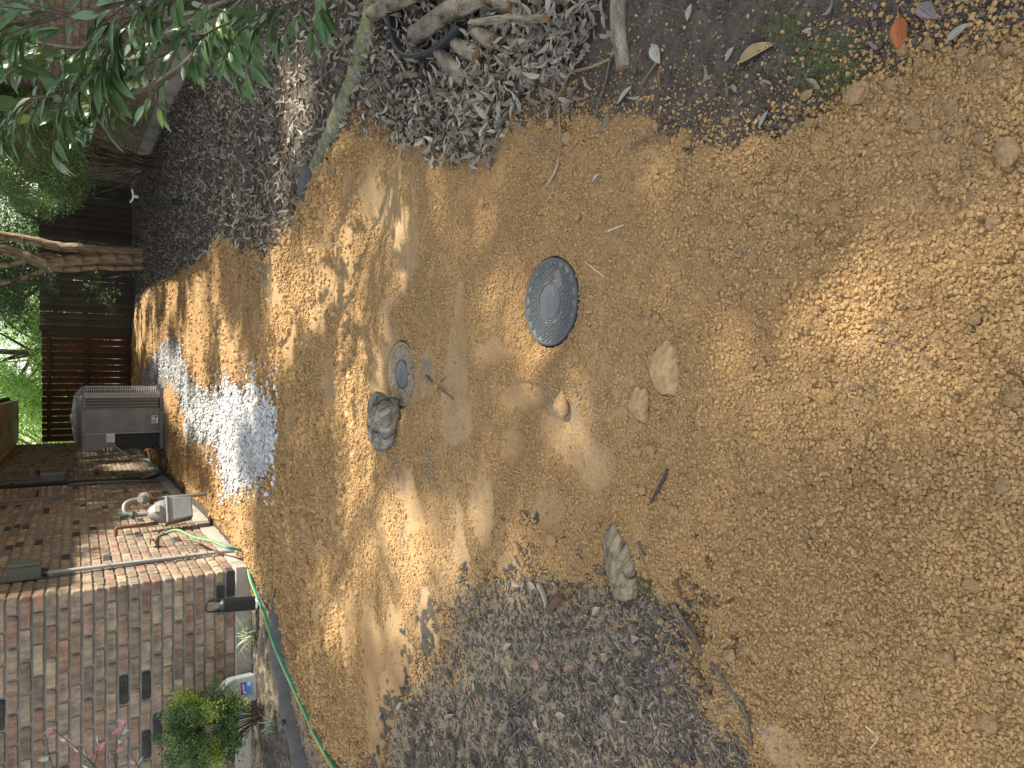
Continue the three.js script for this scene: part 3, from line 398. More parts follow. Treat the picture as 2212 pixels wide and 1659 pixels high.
// ---------- tap, hose, conduit on the side wall ----------
const tapAt = onX(340, 1168, CORNER_X + 0.06);
{
  const brass = std(rgb(0.11, 0.095, 0.075), 0.6, { metalness: 0.5 }), t = thing('garden_tap', 'small dark brass garden tap on the brick side wall', 'tap', [CORNER_X, tapAt.y, tapAt.z]);
  part(t, 'spout', limb([V3(-0.01, 0, 0), V3(0.06, 0, 0), V3(0.1, -0.01, 0.01), V3(0.12, -0.05, 0.02)], 0.017, 0.015, { rough: 0.02 }), brass);
  part(t, 'flange', new THREE.CylinderGeometry(0.03, 0.03, 0.01, 16).rotateZ(Math.PI / 2).translate(0.006, 0, 0), brass);
  part(t, 'handle', merge([cyl(0.006, 0.006, 0.05, 8, 0.07, 0.03, 0), new THREE.TorusGeometry(0.025, 0.006, 6, 16).rotateX(Math.PI / 2).translate(0.07, 0.058, 0)]), std(rgb(0.25, 0.07, 0.05), 0.6));
  const P = [V3(CORNER_X + 0.12, tapAt.y - 0.05, tapAt.z + 0.02), V3(CORNER_X + 0.15, tapAt.y - 0.13, tapAt.z + 0.06)];
  for (const [a, b] of [[421, 1161], [457, 1169], [493, 1183]]) P.push(onX(a, b, CORNER_X + 0.17));
  for (const [a, b, u = 0.02] of [[528, 1210], [540, 1248, 0.03], [556, 1290, 0.05], [576, 1342, 0.085], [592, 1393, 0.11], [612, 1440, 0.1], [634, 1488, 0.06], [657, 1537, 0.03], [682, 1592], [704, 1632], [724, 1664], [748, 1710], [785, 1790]]) { const p0 = spot(a, b, 0.03), h0 = hgt(p0.x, p0.z) + u, p = spot(a, b, h0); p.x = Math.max(p.x, p.z < CORNER_Z - 0.15 ? CORNER_X + 0.09 : -9); P.push(p); }
  const h = thing('garden_hose', 'green garden hose with yellow stripe running from the tap across the yard', 'hose');
  const hz = std(rgb(0.035, 0.36, 0.27), 0.45, { map: mottle }); part(h, 'hose_body', limb(P, 0.0115, 0.0115, { seg: 170, rad: 12, rough: 0.015 }), hz);
  part(h, 'stripe', limb(P.map(p => V3(p.x + 0.004, p.y + 0.0082, p.z + 0.002)), 0.0042, 0.0042, { seg: 170, rad: 6, rough: 0.03 }), std(rgb(0.5, 0.48, 0.06), 0.5));
  part(h, 'coupling', new THREE.CylinderGeometry(0.016, 0.016, 0.04, 12).translate(P[0].x, P[0].y - 0.012, P[0].z), brass);
  const cp = std(rgb(0.42, 0.42, 0.41), 0.5, { map: mottle }), cz = onX(400, 1201, CORNER_X + 0.03).z;
  const c = thing('utility_conduit', 'white plastic conduit rising up the wall from the ground to a utility box', 'conduit', [CORNER_X + 0.028, 0, cz]);
  part(c, 'pipe', cyl(0.0165, 0.0165, 1.6, 14, 0, 0.68, 0), cp); for (const y of [0.42, 0.98, 1.36]) part(c, 'clamp', merge([cbox(0.012, 0.022, 0.08, 0.002, -0.014, y, 0), cyl(0.0195, 0.0195, 0.02, 14, 0, y, 0)]), std(rgb(0.3, 0.3, 0.29), 0.5, { metalness: 0.4 }));
  const b = thing('utility_box', 'olive grey utility box on the brick wall above the white conduit', 'utility box', [CORNER_X, 1.42, cz]);
  const ub = std(rgb(0.17, 0.18, 0.135), 0.6, { map: mottle }); part(b, 'body', cbox(0.11, 0.215, 0.17, 0.01, 0.056, 0.105, -0.02), ub); part(b, 'cover', cbox(0.025, 0.2, 0.18, 0.008, 0.118, 0.105, -0.02), ub); part(b, 'gland', merge([cyl(0.02, 0.02, 0.04, 12, 0.03, -0.018, 0), cyl(0.014, 0.014, 0.05, 12, 0.05, -0.02, -0.05)]), std(rgb(0.05, 0.05, 0.05), 0.6));
  solo('thin_cables', merge([limb([V3(CORNER_X + 0.012, 1.9, cz + 0.07), V3(CORNER_X + 0.012, 1.2, cz + 0.055), V3(CORNER_X + 0.02, 0.6, cz + 0.04), V3(CORNER_X + 0.02, 0.3, cz + 0.03)], 0.0035, 0.0035, { rad: 5, rough: 0 }), limb([V3(CORNER_X + 0.012, 1.9, cz + 0.085), V3(CORNER_X + 0.012, 1.1, cz + 0.064), V3(CORNER_X + 0.02, 0.5, cz + 0.05)], 0.003, 0.003, { rad: 5, rough: 0 })]), std(rgb(0.03, 0.03, 0.04), 0.5), 'two thin dark cables running beside the white conduit', 'cable');
  solo('loose_cable_loop', limb([V3(CORNER_X + 0.02, 0.36, cz + 0.04), V3(CORNER_X + 0.09, 0.33, cz - 0.1), V3(CORNER_X + 0.1, 0.45, cz - 0.3), V3(CORNER_X + 0.07, 0.36, cz - 0.42), V3(CORNER_X + 0.05, 0.24, cz - 0.2), V3(CORNER_X + 0.04, 0.26, cz + 0.03)], 0.0035, 0.0035, { seg: 40, rad: 5, rough: 0 }), std(rgb(0.03, 0.03, 0.04), 0.5), 'loose loop of dark cable hanging by the foot of the conduit', 'cable');
}
// ---------- things by the front wall ----------
{
  const b = thing('water_bottle', 'black insulated water bottle with loop handle standing by the house corner', 'bottle', [-1.70, hgt(-1.7, -5.55) + 0.005, -5.55]); b.rotation.z = -0.1;
  part(b, 'body', new THREE.LatheGeometry([[0, 0.022], [0.051, 0.022], [0.053, 0.026], [0.053, 0.245], [0.05, 0.262], [0.032, 0.272], [0.03, 0.28]].map(p => new THREE.Vector2(...p)), 32), std(rgb(0.012, 0.012, 0.014), 0.45));
  part(b, 'steel_base', new THREE.LatheGeometry([[0, 0], [0.05, 0], [0.053, 0.003], [0.053, 0.0225], [0, 0.0225]].map(p => new THREE.Vector2(...p)), 32), std(rgb(0.5, 0.5, 0.5), 0.3, { metalness: 0.9 }));
  part(b, 'cap', cyl(0.027, 0.027, 0.035, 24, 0, 0.296, 0), std(rgb(0.45, 0.43, 0.4), 0.3, { metalness: 0.9 }));
  part(b, 'handle', limb([V3(-0.044, 0.265, 0), V3(-0.042, 0.33, 0), V3(-0.034, 0.362, 0), V3(0, 0.366, 0), V3(0.034, 0.362, 0), V3(0.042, 0.33, 0), V3(0.044, 0.265, 0)], 0.007, 0.007, { seg: 30, rad: 8, rough: 0 }), std(rgb(0.015, 0.015, 0.017), 0.5));
  const jx = -2.36, jz = -5.6, j = thing('plastic_jug', 'empty translucent plastic jug with purple and blue label below the boxwood', 'jug', [jx, hgt(jx, jz), jz]); j.rotation.y = 0.25;
  const js = new THREE.Shape(); js.moveTo(-0.07, 0); js.lineTo(0.07, 0); js.quadraticCurveTo(0.085, 0.002, 0.086, 0.02); js.lineTo(0.084, 0.16); js.quadraticCurveTo(0.08, 0.2, 0.025, 0.24); js.lineTo(0.025, 0.262); js.lineTo(-0.022, 0.262); js.lineTo(-0.025, 0.24); js.quadraticCurveTo(-0.085, 0.21, -0.086, 0.16); js.lineTo(-0.086, 0.02); js.quadraticCurveTo(-0.085, 0.002, -0.07, 0);
  part(j, 'body', new THREE.ExtrudeGeometry(js, { depth: 0.1, bevelEnabled: true, bevelSize: 0.012, bevelThickness: 0.022, bevelSegments: 3 }).translate(0, 0.012, -0.05), phys(rgb(0.62, 0.66, 0.68), 0.4, { transmission: 0.6, thickness: 0 }));
  part(j, 'cap', cyl(0.024, 0.024, 0.02, 16, 0, 0.284, 0), std(rgb(0.1, 0.15, 0.4), 0.5));
  part(j, 'label', new THREE.PlaneGeometry(0.085, 0.075).translate(0.01, 0.085, 0.0745), std(0xffffff, 0.5, { map: canvasTex(256, 226, (c) => { c.fillStyle = '#5a2a86'; c.fillRect(0, 0, 256, 120); c.fillStyle = '#2a7fd0'; c.fillRect(0, 112, 256, 114); c.fillStyle = '#fff'; c.font = 'bold 40px serif'; c.fillStyle = '#e8e0f4'; c.fillRect(80, 40, 140, 12); c.fillRect(90, 66, 120, 10); c.fillStyle = '#e7d779'; c.beginPath(); c.arc(40, 78, 28, 0, 7); c.fill(); c.fillStyle = '#f4f4f4'; c.fillRect(170, 150, 76, 60); c.fillStyle = '#222'; for (let k = 0; k < 12; k++) c.fillRect(176 + k * 5.5, 156, 2.5, 46); }) }));
  const top = [[585, 1290], [587, 1350], [590, 1415], [596, 1485], [608, 1545], [622, 1612], [634, 1662], [650, 1730]], P = [], I = [], U = [], n = top.length, Hh = 0.08, T = 0.006;
  const pts = [[598, 1270], [604, 1330], [611, 1400], [620, 1460], [634, 1532], [650, 1597], [664, 1660], [682, 1730]].map(([a, b2]) => spot(a, b2)), cv = new THREE.CatmullRomCurve3(pts), S = 60;
  for (let i = 0; i <= S; i++) { const p = cv.getPointAt(i / S), tg = cv.getTangentAt(i / S), nx = tg.z, nz = -tg.x, w = Hh * smooth(-0.1, 0.25, i / S) + 0.006 * Math.sin(i * 0.4); for (const [u, y] of [[-T, -0.05], [-T, w], [T, w], [T, -0.05]]) { P.push(p.x + nx * u, y, p.z + nz * u); U.push(i * 0.12, y * 3); } }
  for (let i = 0; i < S; i++) for (let k = 0; k < 3; k++) { const a = i * 4 + k; I.push(a, a + 4, a + 1, a + 1, a + 4, a + 5); }
  const eg = new THREE.BufferGeometry(); eg.setAttribute('position', new THREE.Float32BufferAttribute(P, 3)); eg.setAttribute('uv', new THREE.Float32BufferAttribute(U, 2)); eg.setIndex(I); const eN = eg.toNonIndexed(); eN.computeVertexNormals();
  const ed = thing('garden_edging', 'long dark grey plastic garden edging beside the green hose', 'edging'); part(ed, 'strip', eN, std(rgb(0.19, 0.195, 0.21), 0.3, { map: mottle, bumpMap: grainBump, bumpScale: 0.0008 }));
  for (const u of [0.63, 0.9]) { const p = cv.getPointAt(u); part(ed, 'clip', cbox(0.035, 0.022, 0.028, 0.004), std(rgb(0.02, 0.02, 0.022), 0.5), [p.x, Hh - 0.003, p.z]); }
}

// ---------- plants ----------
const leafMat = (r, g, b, rough = 0.5, tr = 0.3) => phys(rgb(r, g, b), rough, { transmission: tr, thickness: 0, side: THREE.DoubleSide });
const bark = std(rgb(0.3, 0.24, 0.18), 1, { map: barkTex, bumpMap: barkBump, bumpScale: 0.01 });
function clumpGeo(n, rad, L, W, seed, sq = 1) { const q = rng(seed), a = []; for (let i = 0; i < n; i++) { const g = leafGeo(L * (0.7 + q() * 0.6), W * (0.7 + q() * 0.6), 0.3, 0.4, 1, 2); const d = V3(q() - 0.5, (q() - 0.5) * sq, q() - 0.5).normalize().multiplyScalar(rad * Math.cbrt(q())); g.applyQuaternion(Q(q() * 1.6 - 0.6, q() * 6.28, q() * 1.2 - 0.6)); g.translate(d.x, d.y, d.z); a.push(g); } return merge(a); }
function tint(c, v) { const k = 1 + (R() - 0.5) * v; return rgb(c[0] * k * (1 + (R() - 0.5) * 0.25), c[1] * k, c[2] * k * (1 + (R() - 0.5) * 0.3)); }

// trees standing outside the picture to the right; their crowns shade the yard and leave the sunny gaps
const LIT = [
  [[296, 665], [330, 612], [420, 572], [500, 505], [520, 520], [530, 618], [578, 744], [605, 800], [640, 860], [665, 960], [645, 1080], [560, 1090], [500, 1100], [490, 1050], [460, 950], [400, 930], [375, 850], [345, 760], [310, 760]],
  [[500, 1085], [640, 1080], [625, 1200], [655, 1350], [625, 1500], [600, 1420], [575, 1300], [540, 1235], [500, 1180], [470, 1125]],
  [[690, 640], [742, 650], [752, 772], [705, 782]], [[735, 420], [755, 425], [765, 640], [745, 640]], [[800, 560], [835, 570], [870, 700], [830, 690]], [[695, 380], [715, 420], [712, 600], [698, 560]],
  [[950, 840], [1090, 900], [1080, 1010], [1020, 1060], [955, 950]], [[1000, 1060], [1110, 1000], [1130, 1060], [1060, 1250], [1010, 1220]], [[960, 1260], [1100, 1180], [1150, 1260], [980, 1310]],
  [[1170, 1270], [1290, 1260], [1310, 1390], [1190, 1410]], [[1445, 1335], [1515, 1340], [1515, 1430], [1445, 1430]], [[1795, 710], [1850, 690], [1945, 800], [1960, 900], [1880, 950], [1815, 880]],
  [[1165, 380], [1255, 395], [1235, 455], [1165, 440]], [[1480, 400], [1550, 470], [1500, 590], [1470, 500]], [[690, -20], [760, -20], [830, 0], [805, 190], [735, 290], [700, 310], [755, 160], [712, 80]],
  [[985, 590], [1020, 590], [1020, 650], [985, 650]], [[1500, 1190], [1620, 1210], [1660, 1330], [1560, 1400], [1470, 1300]], [[1870, 380], [1930, 370], [1950, 440], [1890, 450]], [[1700, 1400], [1800, 1420], [1790, 1500], [1710, 1490]], [[590, 1400], [600, 1390], [660, 1560], [715, 1659], [650, 1680], [610, 1540]],
  [[860, 1480], [1000, 1440], [1010, 1520], [880, 1580]], [[1080, 1560], [1180, 1500], [1200, 1600], [1100, 1660]], [[1560, 560], [1620, 520], [1640, 600], [1580, 620]], [[1040, 300], [1060, 320], [1020, 420], [1000, 400]]
].map(l => polyOf(l));
LIT.push([[-2.3, -5.2], [-1.3, -5.2], [-1.3, -8.7], [-1.75, -8.5], [-2.0, -7.6], [-2.35, -6.4]], [[-2.0, -12.4], [-1.7, -12.3], [-1.7, -13.4], [-2.05, -13.3]], [[-3.3, -4.75], [-2.35, -4.85], [-2.4, -5.7], [-3.3, -5.7]], [[1.2, -11.4], [2.7, -11.4], [2.7, -13.2], [1.2, -13.2]], [[0.35, -2.35], [0.75, -2.4], [0.7, -2.75], [0.3, -2.7]], [[0.0, -2.0], [0.25, -1.95], [0.2, -2.2]]);
{
  const SX = SUN.x / SUN.y, SZ = SUN.z / SUN.y, trunks = [[5.4, -0.6], [9.8, -7.5], [10.4, -15.5]], crowns = [[], [], []], q = rng(31);
  for (let k = 0; k < 34000; k++) {
    const px = -4.6 + q() * 9.6, pz = 0.6 - q() * 20.6, y = 4.3 + q() * q() * 3.4;
    const li = LIT.findIndex(P => sdist(P, px, pz) > -0.12); if (li > 0 || (li === 0 && vn(px * 1.7, pz * 1.1, 88) + 0.5 * vn(px * 4, pz * 3, 89) < 0.5) || (li === 0 && inside(GRAVEL, px, pz))) continue;
    if (vn(px * 2.6 + 9, pz * 2.6, 401) > 0.62 && q() < 0.7) continue;
    const p = V3(px + SX * y, y, pz + SZ * y); let b = 0, bd = 1e9; trunks.forEach(([a, c], i) => { const d = (p.x - a) ** 2 + (p.z - c) ** 2; if (d < bd) { bd = d; b = i; } });
    crowns[b].push({ p, q: Q(q() * 6, q() * 6, q() * 6), s: V3(1, 1, 1).multiplyScalar(0.8 + q() * 0.5), c: tint([0.09, 0.14, 0.035], 0.5) });
  }
  const cg = clumpGeo(13, 0.13, 0.1, 0.05, 12), cm = leafMat(1, 1, 1, 0.6, 0.35), lab = ['tall shade tree with spreading limbs near the broadleaf shrub', 'tall shade tree behind the roof of the neighbouring house', 'tall shade tree behind the far end of the neighbouring house'];
  trunks.forEach(([x, z], i) => {
    const t = thing('shade_tree', lab[i], 'tree', [x, 0, z], 'tall trees shading the yard');
    part(t, 'trunk', limb([V3(0, -0.2, 0), V3(0.05, 1.5, 0.05), V3(-0.1, 3.2, -0.1), V3(-0.1, 4.6, -0.2)], 0.26, 0.17, { rad: 14 }), bark);
    const ls = []; for (let k = 0; k < 7; k++) { const e = crowns[i][Math.floor(q() * crowns[i].length)].p; ls.push(limb([V3(-0.05, 3.2 + q(), -0.1), V3((e.x - x) * 0.4, 4.6 + q() * 0.6, (e.z - z) * 0.4), V3((e.x - x) * 0.75, 5.1 + q() * 0.6, (e.z - z) * 0.75), V3(e.x - x, e.y, e.z - z)], 0.09, 0.012, { rad: 6, seg: 14, seed: k })); }
    part(t, 'limbs', merge(ls), bark);
    const o = V3(x, 0, z); stuffInst('crown', cg, cm, crowns[i].map(e => ({ ...e, p: e.p.clone().sub(o) })), t);
    console.log('crown', i, crowns[i].length);
  });
}
// trees behind the gate and fence
{
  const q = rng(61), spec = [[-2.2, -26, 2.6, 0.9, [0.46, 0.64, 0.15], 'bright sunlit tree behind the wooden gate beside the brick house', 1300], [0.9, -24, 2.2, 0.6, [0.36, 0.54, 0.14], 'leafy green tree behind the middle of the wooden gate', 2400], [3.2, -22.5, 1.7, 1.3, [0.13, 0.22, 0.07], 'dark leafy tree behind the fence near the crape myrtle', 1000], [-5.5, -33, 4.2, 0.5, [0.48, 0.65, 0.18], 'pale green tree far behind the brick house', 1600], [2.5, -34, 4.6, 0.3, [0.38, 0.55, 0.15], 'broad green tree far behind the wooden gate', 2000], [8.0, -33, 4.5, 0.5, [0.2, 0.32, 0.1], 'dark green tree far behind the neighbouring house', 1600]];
  const cg = clumpGeo(40, 0.34, 0.085, 0.036, 14), m = leafMat(1, 1, 1, 0.5, 0.45);
  for (const [x, z, r, y0, c, label, n] of spec) {
    const t = thing('background_tree', label, 'tree', [x, 0, z], 'trees beyond the fence');
    part(t, 'trunk', limb([V3(0, -0.3, 0), V3(0.1, 1.2, 0), V3(0, 2.6, 0.1), V3(0.1, 4, 0)], 0.13, 0.06, { rad: 9 }), bark);
    const ls = [], l = [];
    for (let k = 0; k < 9; k++) { const a = q() * 6.28; ls.push(limb([V3(0.05, 1.4 + q(), 0), V3(Math.cos(a) * r * 0.5, 2 + q() * 1.5, Math.sin(a) * r * 0.4), V3(Math.cos(a) * r * 0.9, 2 + q() * 2.4, Math.sin(a) * r * 0.8)], 0.045, 0.01, { rad: 5, seg: 10, seed: k })); }
    part(t, 'limbs', merge(ls), bark);
    for (let k = 0; k < n; k++) { const a = q() * 6.28, d = Math.sqrt(q()) * r, y = y0 + Math.pow(q(), 1.3) * (5 - y0); if (vn(Math.cos(a) * d * 1.3 + x, y * 1.3 + z, 5) < -0.35) continue; l.push({ p: V3(Math.cos(a) * d, y, Math.sin(a) * d * 0.8), q: Q(q() * 6, q() * 6, q() * 6), s: V3(1, 1, 1).multiplyScalar(0.7 + q() * 0.6), c: tint(c, 0.7) }); }
    stuffInst('crown', cg, m, l, t);
  }
}
// round small-leaved shrub before the neighbour's wall
{
  const q = rng(71), t = thing('round_shrub', 'dense round shrub of tiny leaves before the pale brick wall', 'shrub', [3.55, 0, -12.6]);
  const st = []; for (let k = 0; k < 34; k++) { const a = q() * 6.28, d = q() * 0.75, y = 0.9 + q() * 1.1; st.push(limb([V3((q() - 0.5) * 0.4, -0.05, (q() - 0.5) * 0.4), V3(Math.cos(a) * d * 0.6, y * 0.5, Math.sin(a) * d * 0.6), V3(Math.cos(a) * d, y, Math.sin(a) * d)], 0.014, 0.004, { rad: 5, seg: 9, rough: 0.1, seed: k })); }
  part(t, 'stems', merge(st), bark);
  const cg = clumpGeo(26, 0.1, 0.034, 0.014, 15), l = [];
  for (let k = 0; k < 2300; k++) { const u = V3(q() - 0.5, q() - 0.5, q() - 0.5).normalize(), rd = (0.62 + 0.38 * Math.cbrt(q())) * (1 + 0.22 * vn(u.x * 2.6 + u.y * 3, u.z * 2.6, 8)); const p = V3(u.x * rd * 0.95, 1.75 + u.y * rd * 0.92, u.z * rd * 0.95); if (p.y < 0.75 || (p.y < 1.15 && q() < 0.7)) continue; l.push({ p, q: Q(q() * 6, q() * 6, q() * 6), s: V3(1, 1, 1).multiplyScalar(0.7 + q() * 0.7), c: tint([0.24, 0.37, 0.13], 0.7) }); }
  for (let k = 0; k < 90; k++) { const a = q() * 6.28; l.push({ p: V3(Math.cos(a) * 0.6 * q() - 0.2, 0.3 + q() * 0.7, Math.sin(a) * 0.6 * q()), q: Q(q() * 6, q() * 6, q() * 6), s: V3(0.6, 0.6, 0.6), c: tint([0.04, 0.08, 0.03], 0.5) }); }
  stuffInst('foliage', cg, leafMat(1, 1, 1, 0.35, 0.25), l, t);
}
// crape myrtle with peeling bark
{
  const z = -16.3, o = spot(308, 552), t = thing('crape_myrtle', 'crape myrtle with several twisting peeling brown trunks before the dark fence', 'tree', [o.x, 0, o.z]);
  const L = (list) => list.map(([a, b, dz = 0]) => onZ(a, b, o.z + dz).sub(V3(o.x, 0, o.z)));
  const peel = tex(512, (i, j) => { const n = N2[((j >> 3) * 512 + (i >> 1)) & 262143], m = N1[((j >> 3) * 512 + i) & 262143], k = smooth(0.42, 0.6, n); return [lerp(0.62, 0.3, k) + (m - 0.5) * 0.5, lerp(0.5, 0.185, k) + (m - 0.5) * 0.42, lerp(0.36, 0.11, k) + (m - 0.5) * 0.32]; });
  const pm = std(rgb(0.8, 0.78, 0.74), 0.9, { map: peel, bumpMap: grainBump, bumpScale: 0.012 });
  part(t, 'trunk', limb(L([[318, 560], [260, 556], [200, 560], [150, 566], [100, 570], [60, 552], [20, 540], [-40, 528], [-120, 520]]), 0.165, 0.075, { rad: 18, seg: 60, rough: 0.13 }), pm);
  part(t, 'trunk', limb(L([[314, 545, 0.1], [250, 542, 0.1], [190, 536, 0.08], [130, 533, 0.08], [70, 520, 0.05], [20, 511], [-60, 500], [-120, 480]]), 0.10, 0.07, { rad: 14, seg: 60, rough: 0.12, seed: 3 }), pm);
  part(t, 'trunk', limb(L([[316, 578, 0.15], [260, 580, 0.12], [210, 578, 0.1], [150, 583, 0.05], [100, 584], [50, 600], [0, 612], [-80, 640]]), 0.05, 0.05, { rad: 9, seg: 50, rough: 0.14, seed: 5 }), pm);
  part(t, 'limb', limb(L([[130, 560], [100, 552], [60, 560], [20, 572], [-60, 570]]), 0.07, 0.045, { rad: 9, rough: 0.15, seed: 7 }), pm);
  part(t, 'limb', limb(L([[112, 588], [85, 576], [55, 560], [0, 548]]), 0.04, 0.03, { rad: 8, rough: 0.15, seed: 9 }), pm);
  for (const [i, l] of [[[200, 590], [160, 600], [110, 620], [80, 650], [60, 690], [40, 720], [0, 735]], [[210, 596], [150, 602], [90, 600], [30, 622], [-20, 640]], [[190, 590, 0.1], [230, 600, 0.2], [280, 592, 0.3]]].entries()) part(t, 'twig', limb(L(l), 0.012, 0.006, { rad: 5, rough: 0.1, seed: i }), bark);
  const q = rng(81), cg = clumpGeo(14, 0.09, 0.045, 0.022, 16), l = [];
  const add = (a, b, ra, rb, n, c) => { for (let k = 0; k < n; k++) { const p = onZ(a + (q() + q() - 1) * ra, b + (q() + q() - 1) * rb, o.z + (q() - 0.4) * 0.5).sub(V3(o.x, 0, o.z)); l.push({ p, q: Q(q() * 6, q() * 6, q() * 6), s: V3(1, 1, 1).multiplyScalar(0.7 + q() * 0.5), c: tint(c, 0.6) }); } };
  add(60, 600, 60, 40, 60, [0.09, 0.13, 0.07]); add(110, 615, 20, 30, 26, [0.1, 0.15, 0.08]); add(200, 620, 40, 40, 34, [0.06, 0.10, 0.03]); add(232, 640, 26, 24, 26, [0.09, 0.14, 0.04]); add(215, 588, 14, 8, 9, [0.12, 0.17, 0.04]); add(270, 590, 14, 10, 9, [0.08, 0.12, 0.06]); add(40, 660, 60, 60, 110, [0.08, 0.13, 0.05]); add(240, 672, 14, 10, 6, [0.09, 0.13, 0.04]);
  stuffInst('foliage', cg, leafMat(1, 1, 1, 0.5, 0.3), l, t);
}
// broadleaf shrub reaching in from the right
{
  const base = V3(1.85, 0, -2.55), t = thing('broadleaf_shrub', 'broadleaf evergreen shrub with large glossy leaves and lichen grey stems', 'shrub', base), q = rng(91);
  const L = list => list.map(([a, b, d]) => deep(a, b, d).sub(base)), stems = [
    [[640, -60, 2.75], [520, 20, 2.75], [432, 110, 2.8], [330, 185, 2.9], [230, 215, 3.0], [120, 235, 3.1], [0, 262, 3.2]], [[640, -70, 2.65], [520, -10, 2.6], [432, 26, 2.6], [300, 62, 2.6], [182, 104, 2.6], [60, 90, 2.6], [-40, 80, 2.6]],
    [[560, -40, 2.4], [430, -10, 2.35], [300, 30, 2.35], [200, 168, 2.4], [110, 205, 2.4], [0, 228, 2.4]], [[600, -60, 2.9], [480, 40, 3], [400, 70, 3.05], [280, 130, 3.1], [160, 120, 3.1], [40, 140, 3.1]], [[520, -60, 2.2], [380, -20, 2.2], [250, 10, 2.2], [120, 40, 2.2], [0, 55, 2.2]], [[760, -70, 2.6], [640, 10, 2.5], [560, 30, 2.5], [470, 60, 2.5], [420, 90, 2.45]]];
  const gb = std(rgb(0.24, 0.22, 0.17), 1, { map: barkTex, bumpMap: barkBump, bumpScale: 0.006 }), curves = [];
  stems.forEach((s, i) => { const P = L(s); curves.push(new THREE.CatmullRomCurve3(P)); part(t, 'stem', limb([V3((q() - 0.5) * 0.2, -0.05, (q() - 0.5) * 0.2), P[0].clone().multiplyScalar(0.5), ...P], [0.026, 0.02, 0.014, 0.022, 0.012, 0.012][i], 0.004, { rad: 8, seg: 46, rough: 0.16, seed: i }), gb); });
  const gl = [0, 1, 2, 3].map(k => leafGeo(0.098 + k * 0.006, 0.036 + (k % 2) * 0.008, 0.22, 0.25 + k * 0.18, 4, 7)), mats = [[0.12, 0.21, 0.085], [0.14, 0.24, 0.09], [0.2, 0.31, 0.07], [0.11, 0.19, 0.1]].map(c => phys(rgb(...c), 0.34, { transmission: 0.3, thickness: 0, side: THREE.DoubleSide, clearcoat: 0.35, clearcoatRoughness: 0.3 }));
  const tw = [], rest = []; let n = 0;
  const leafAt = (p, dir) => {
    const z = dir.clone().add(V3((q() - 0.5) * 0.9, -0.35 + (q() - 0.5) * 0.5, (q() - 0.5) * 0.9)).normalize(), up = V3((q() - 0.5) * 1.1, 1, (q() - 0.5) * 1.1 + 0.3).normalize(), x = up.clone().cross(z).normalize(), y = z.clone().cross(x), m = new THREE.Matrix4().makeBasis(x, y, z).scale(V3(1, 1, 1).multiplyScalar(0.7 + q() * 0.4)).setPosition(p), k = Math.floor(q() * 4), c = Math.floor(q() * 4);
    if (n++ < 300) { const b = part(t, 'leaf', gl[k], mats[c]); b.applyMatrix4(m); } else rest.push(gl[k].clone().applyMatrix4(m));
  };
  const tips = []; curves.forEach((c, i) => { for (let k = 0; k < [30, 26, 30, 22, 24, 14][i]; k++) { const u = 0.12 + q() * 0.88; tips.push([c.getPointAt(u), c.getTangentAt(u)]); } });
  for (const [p, tg] of tips) {
    const dir = tg.clone().multiplyScalar(0.7).add(V3((q() - 0.62) * 1.2, (q() - 0.5) * 0.9, (q() - 0.5) * 1.0)).normalize(), len = 0.1 + q() * 0.16, e = p.clone().addScaledVector(dir, len), mid = p.clone().addScaledVector(dir, len * 0.5).add(V3(0, 0.012, 0));
    tw.push(limb([p, mid, e], 0.003, 0.0015, { rad: 4, seg: 5, rough: 0 }));
    for (let k = 0; k < 5; k++) leafAt(p.clone().lerp(e, 0.35 + k * 0.16), dir);
    leafAt(e, dir.clone().multiplyScalar(2)); leafAt(e, dir);
  }
  part(t, 'twigs', merge(tw), gb); if (rest.length) part(t, 'inner_leaves', merge(rest), mats[0]).userData.kind = 'stuff';
  console.log('shrub leaves', n);
}
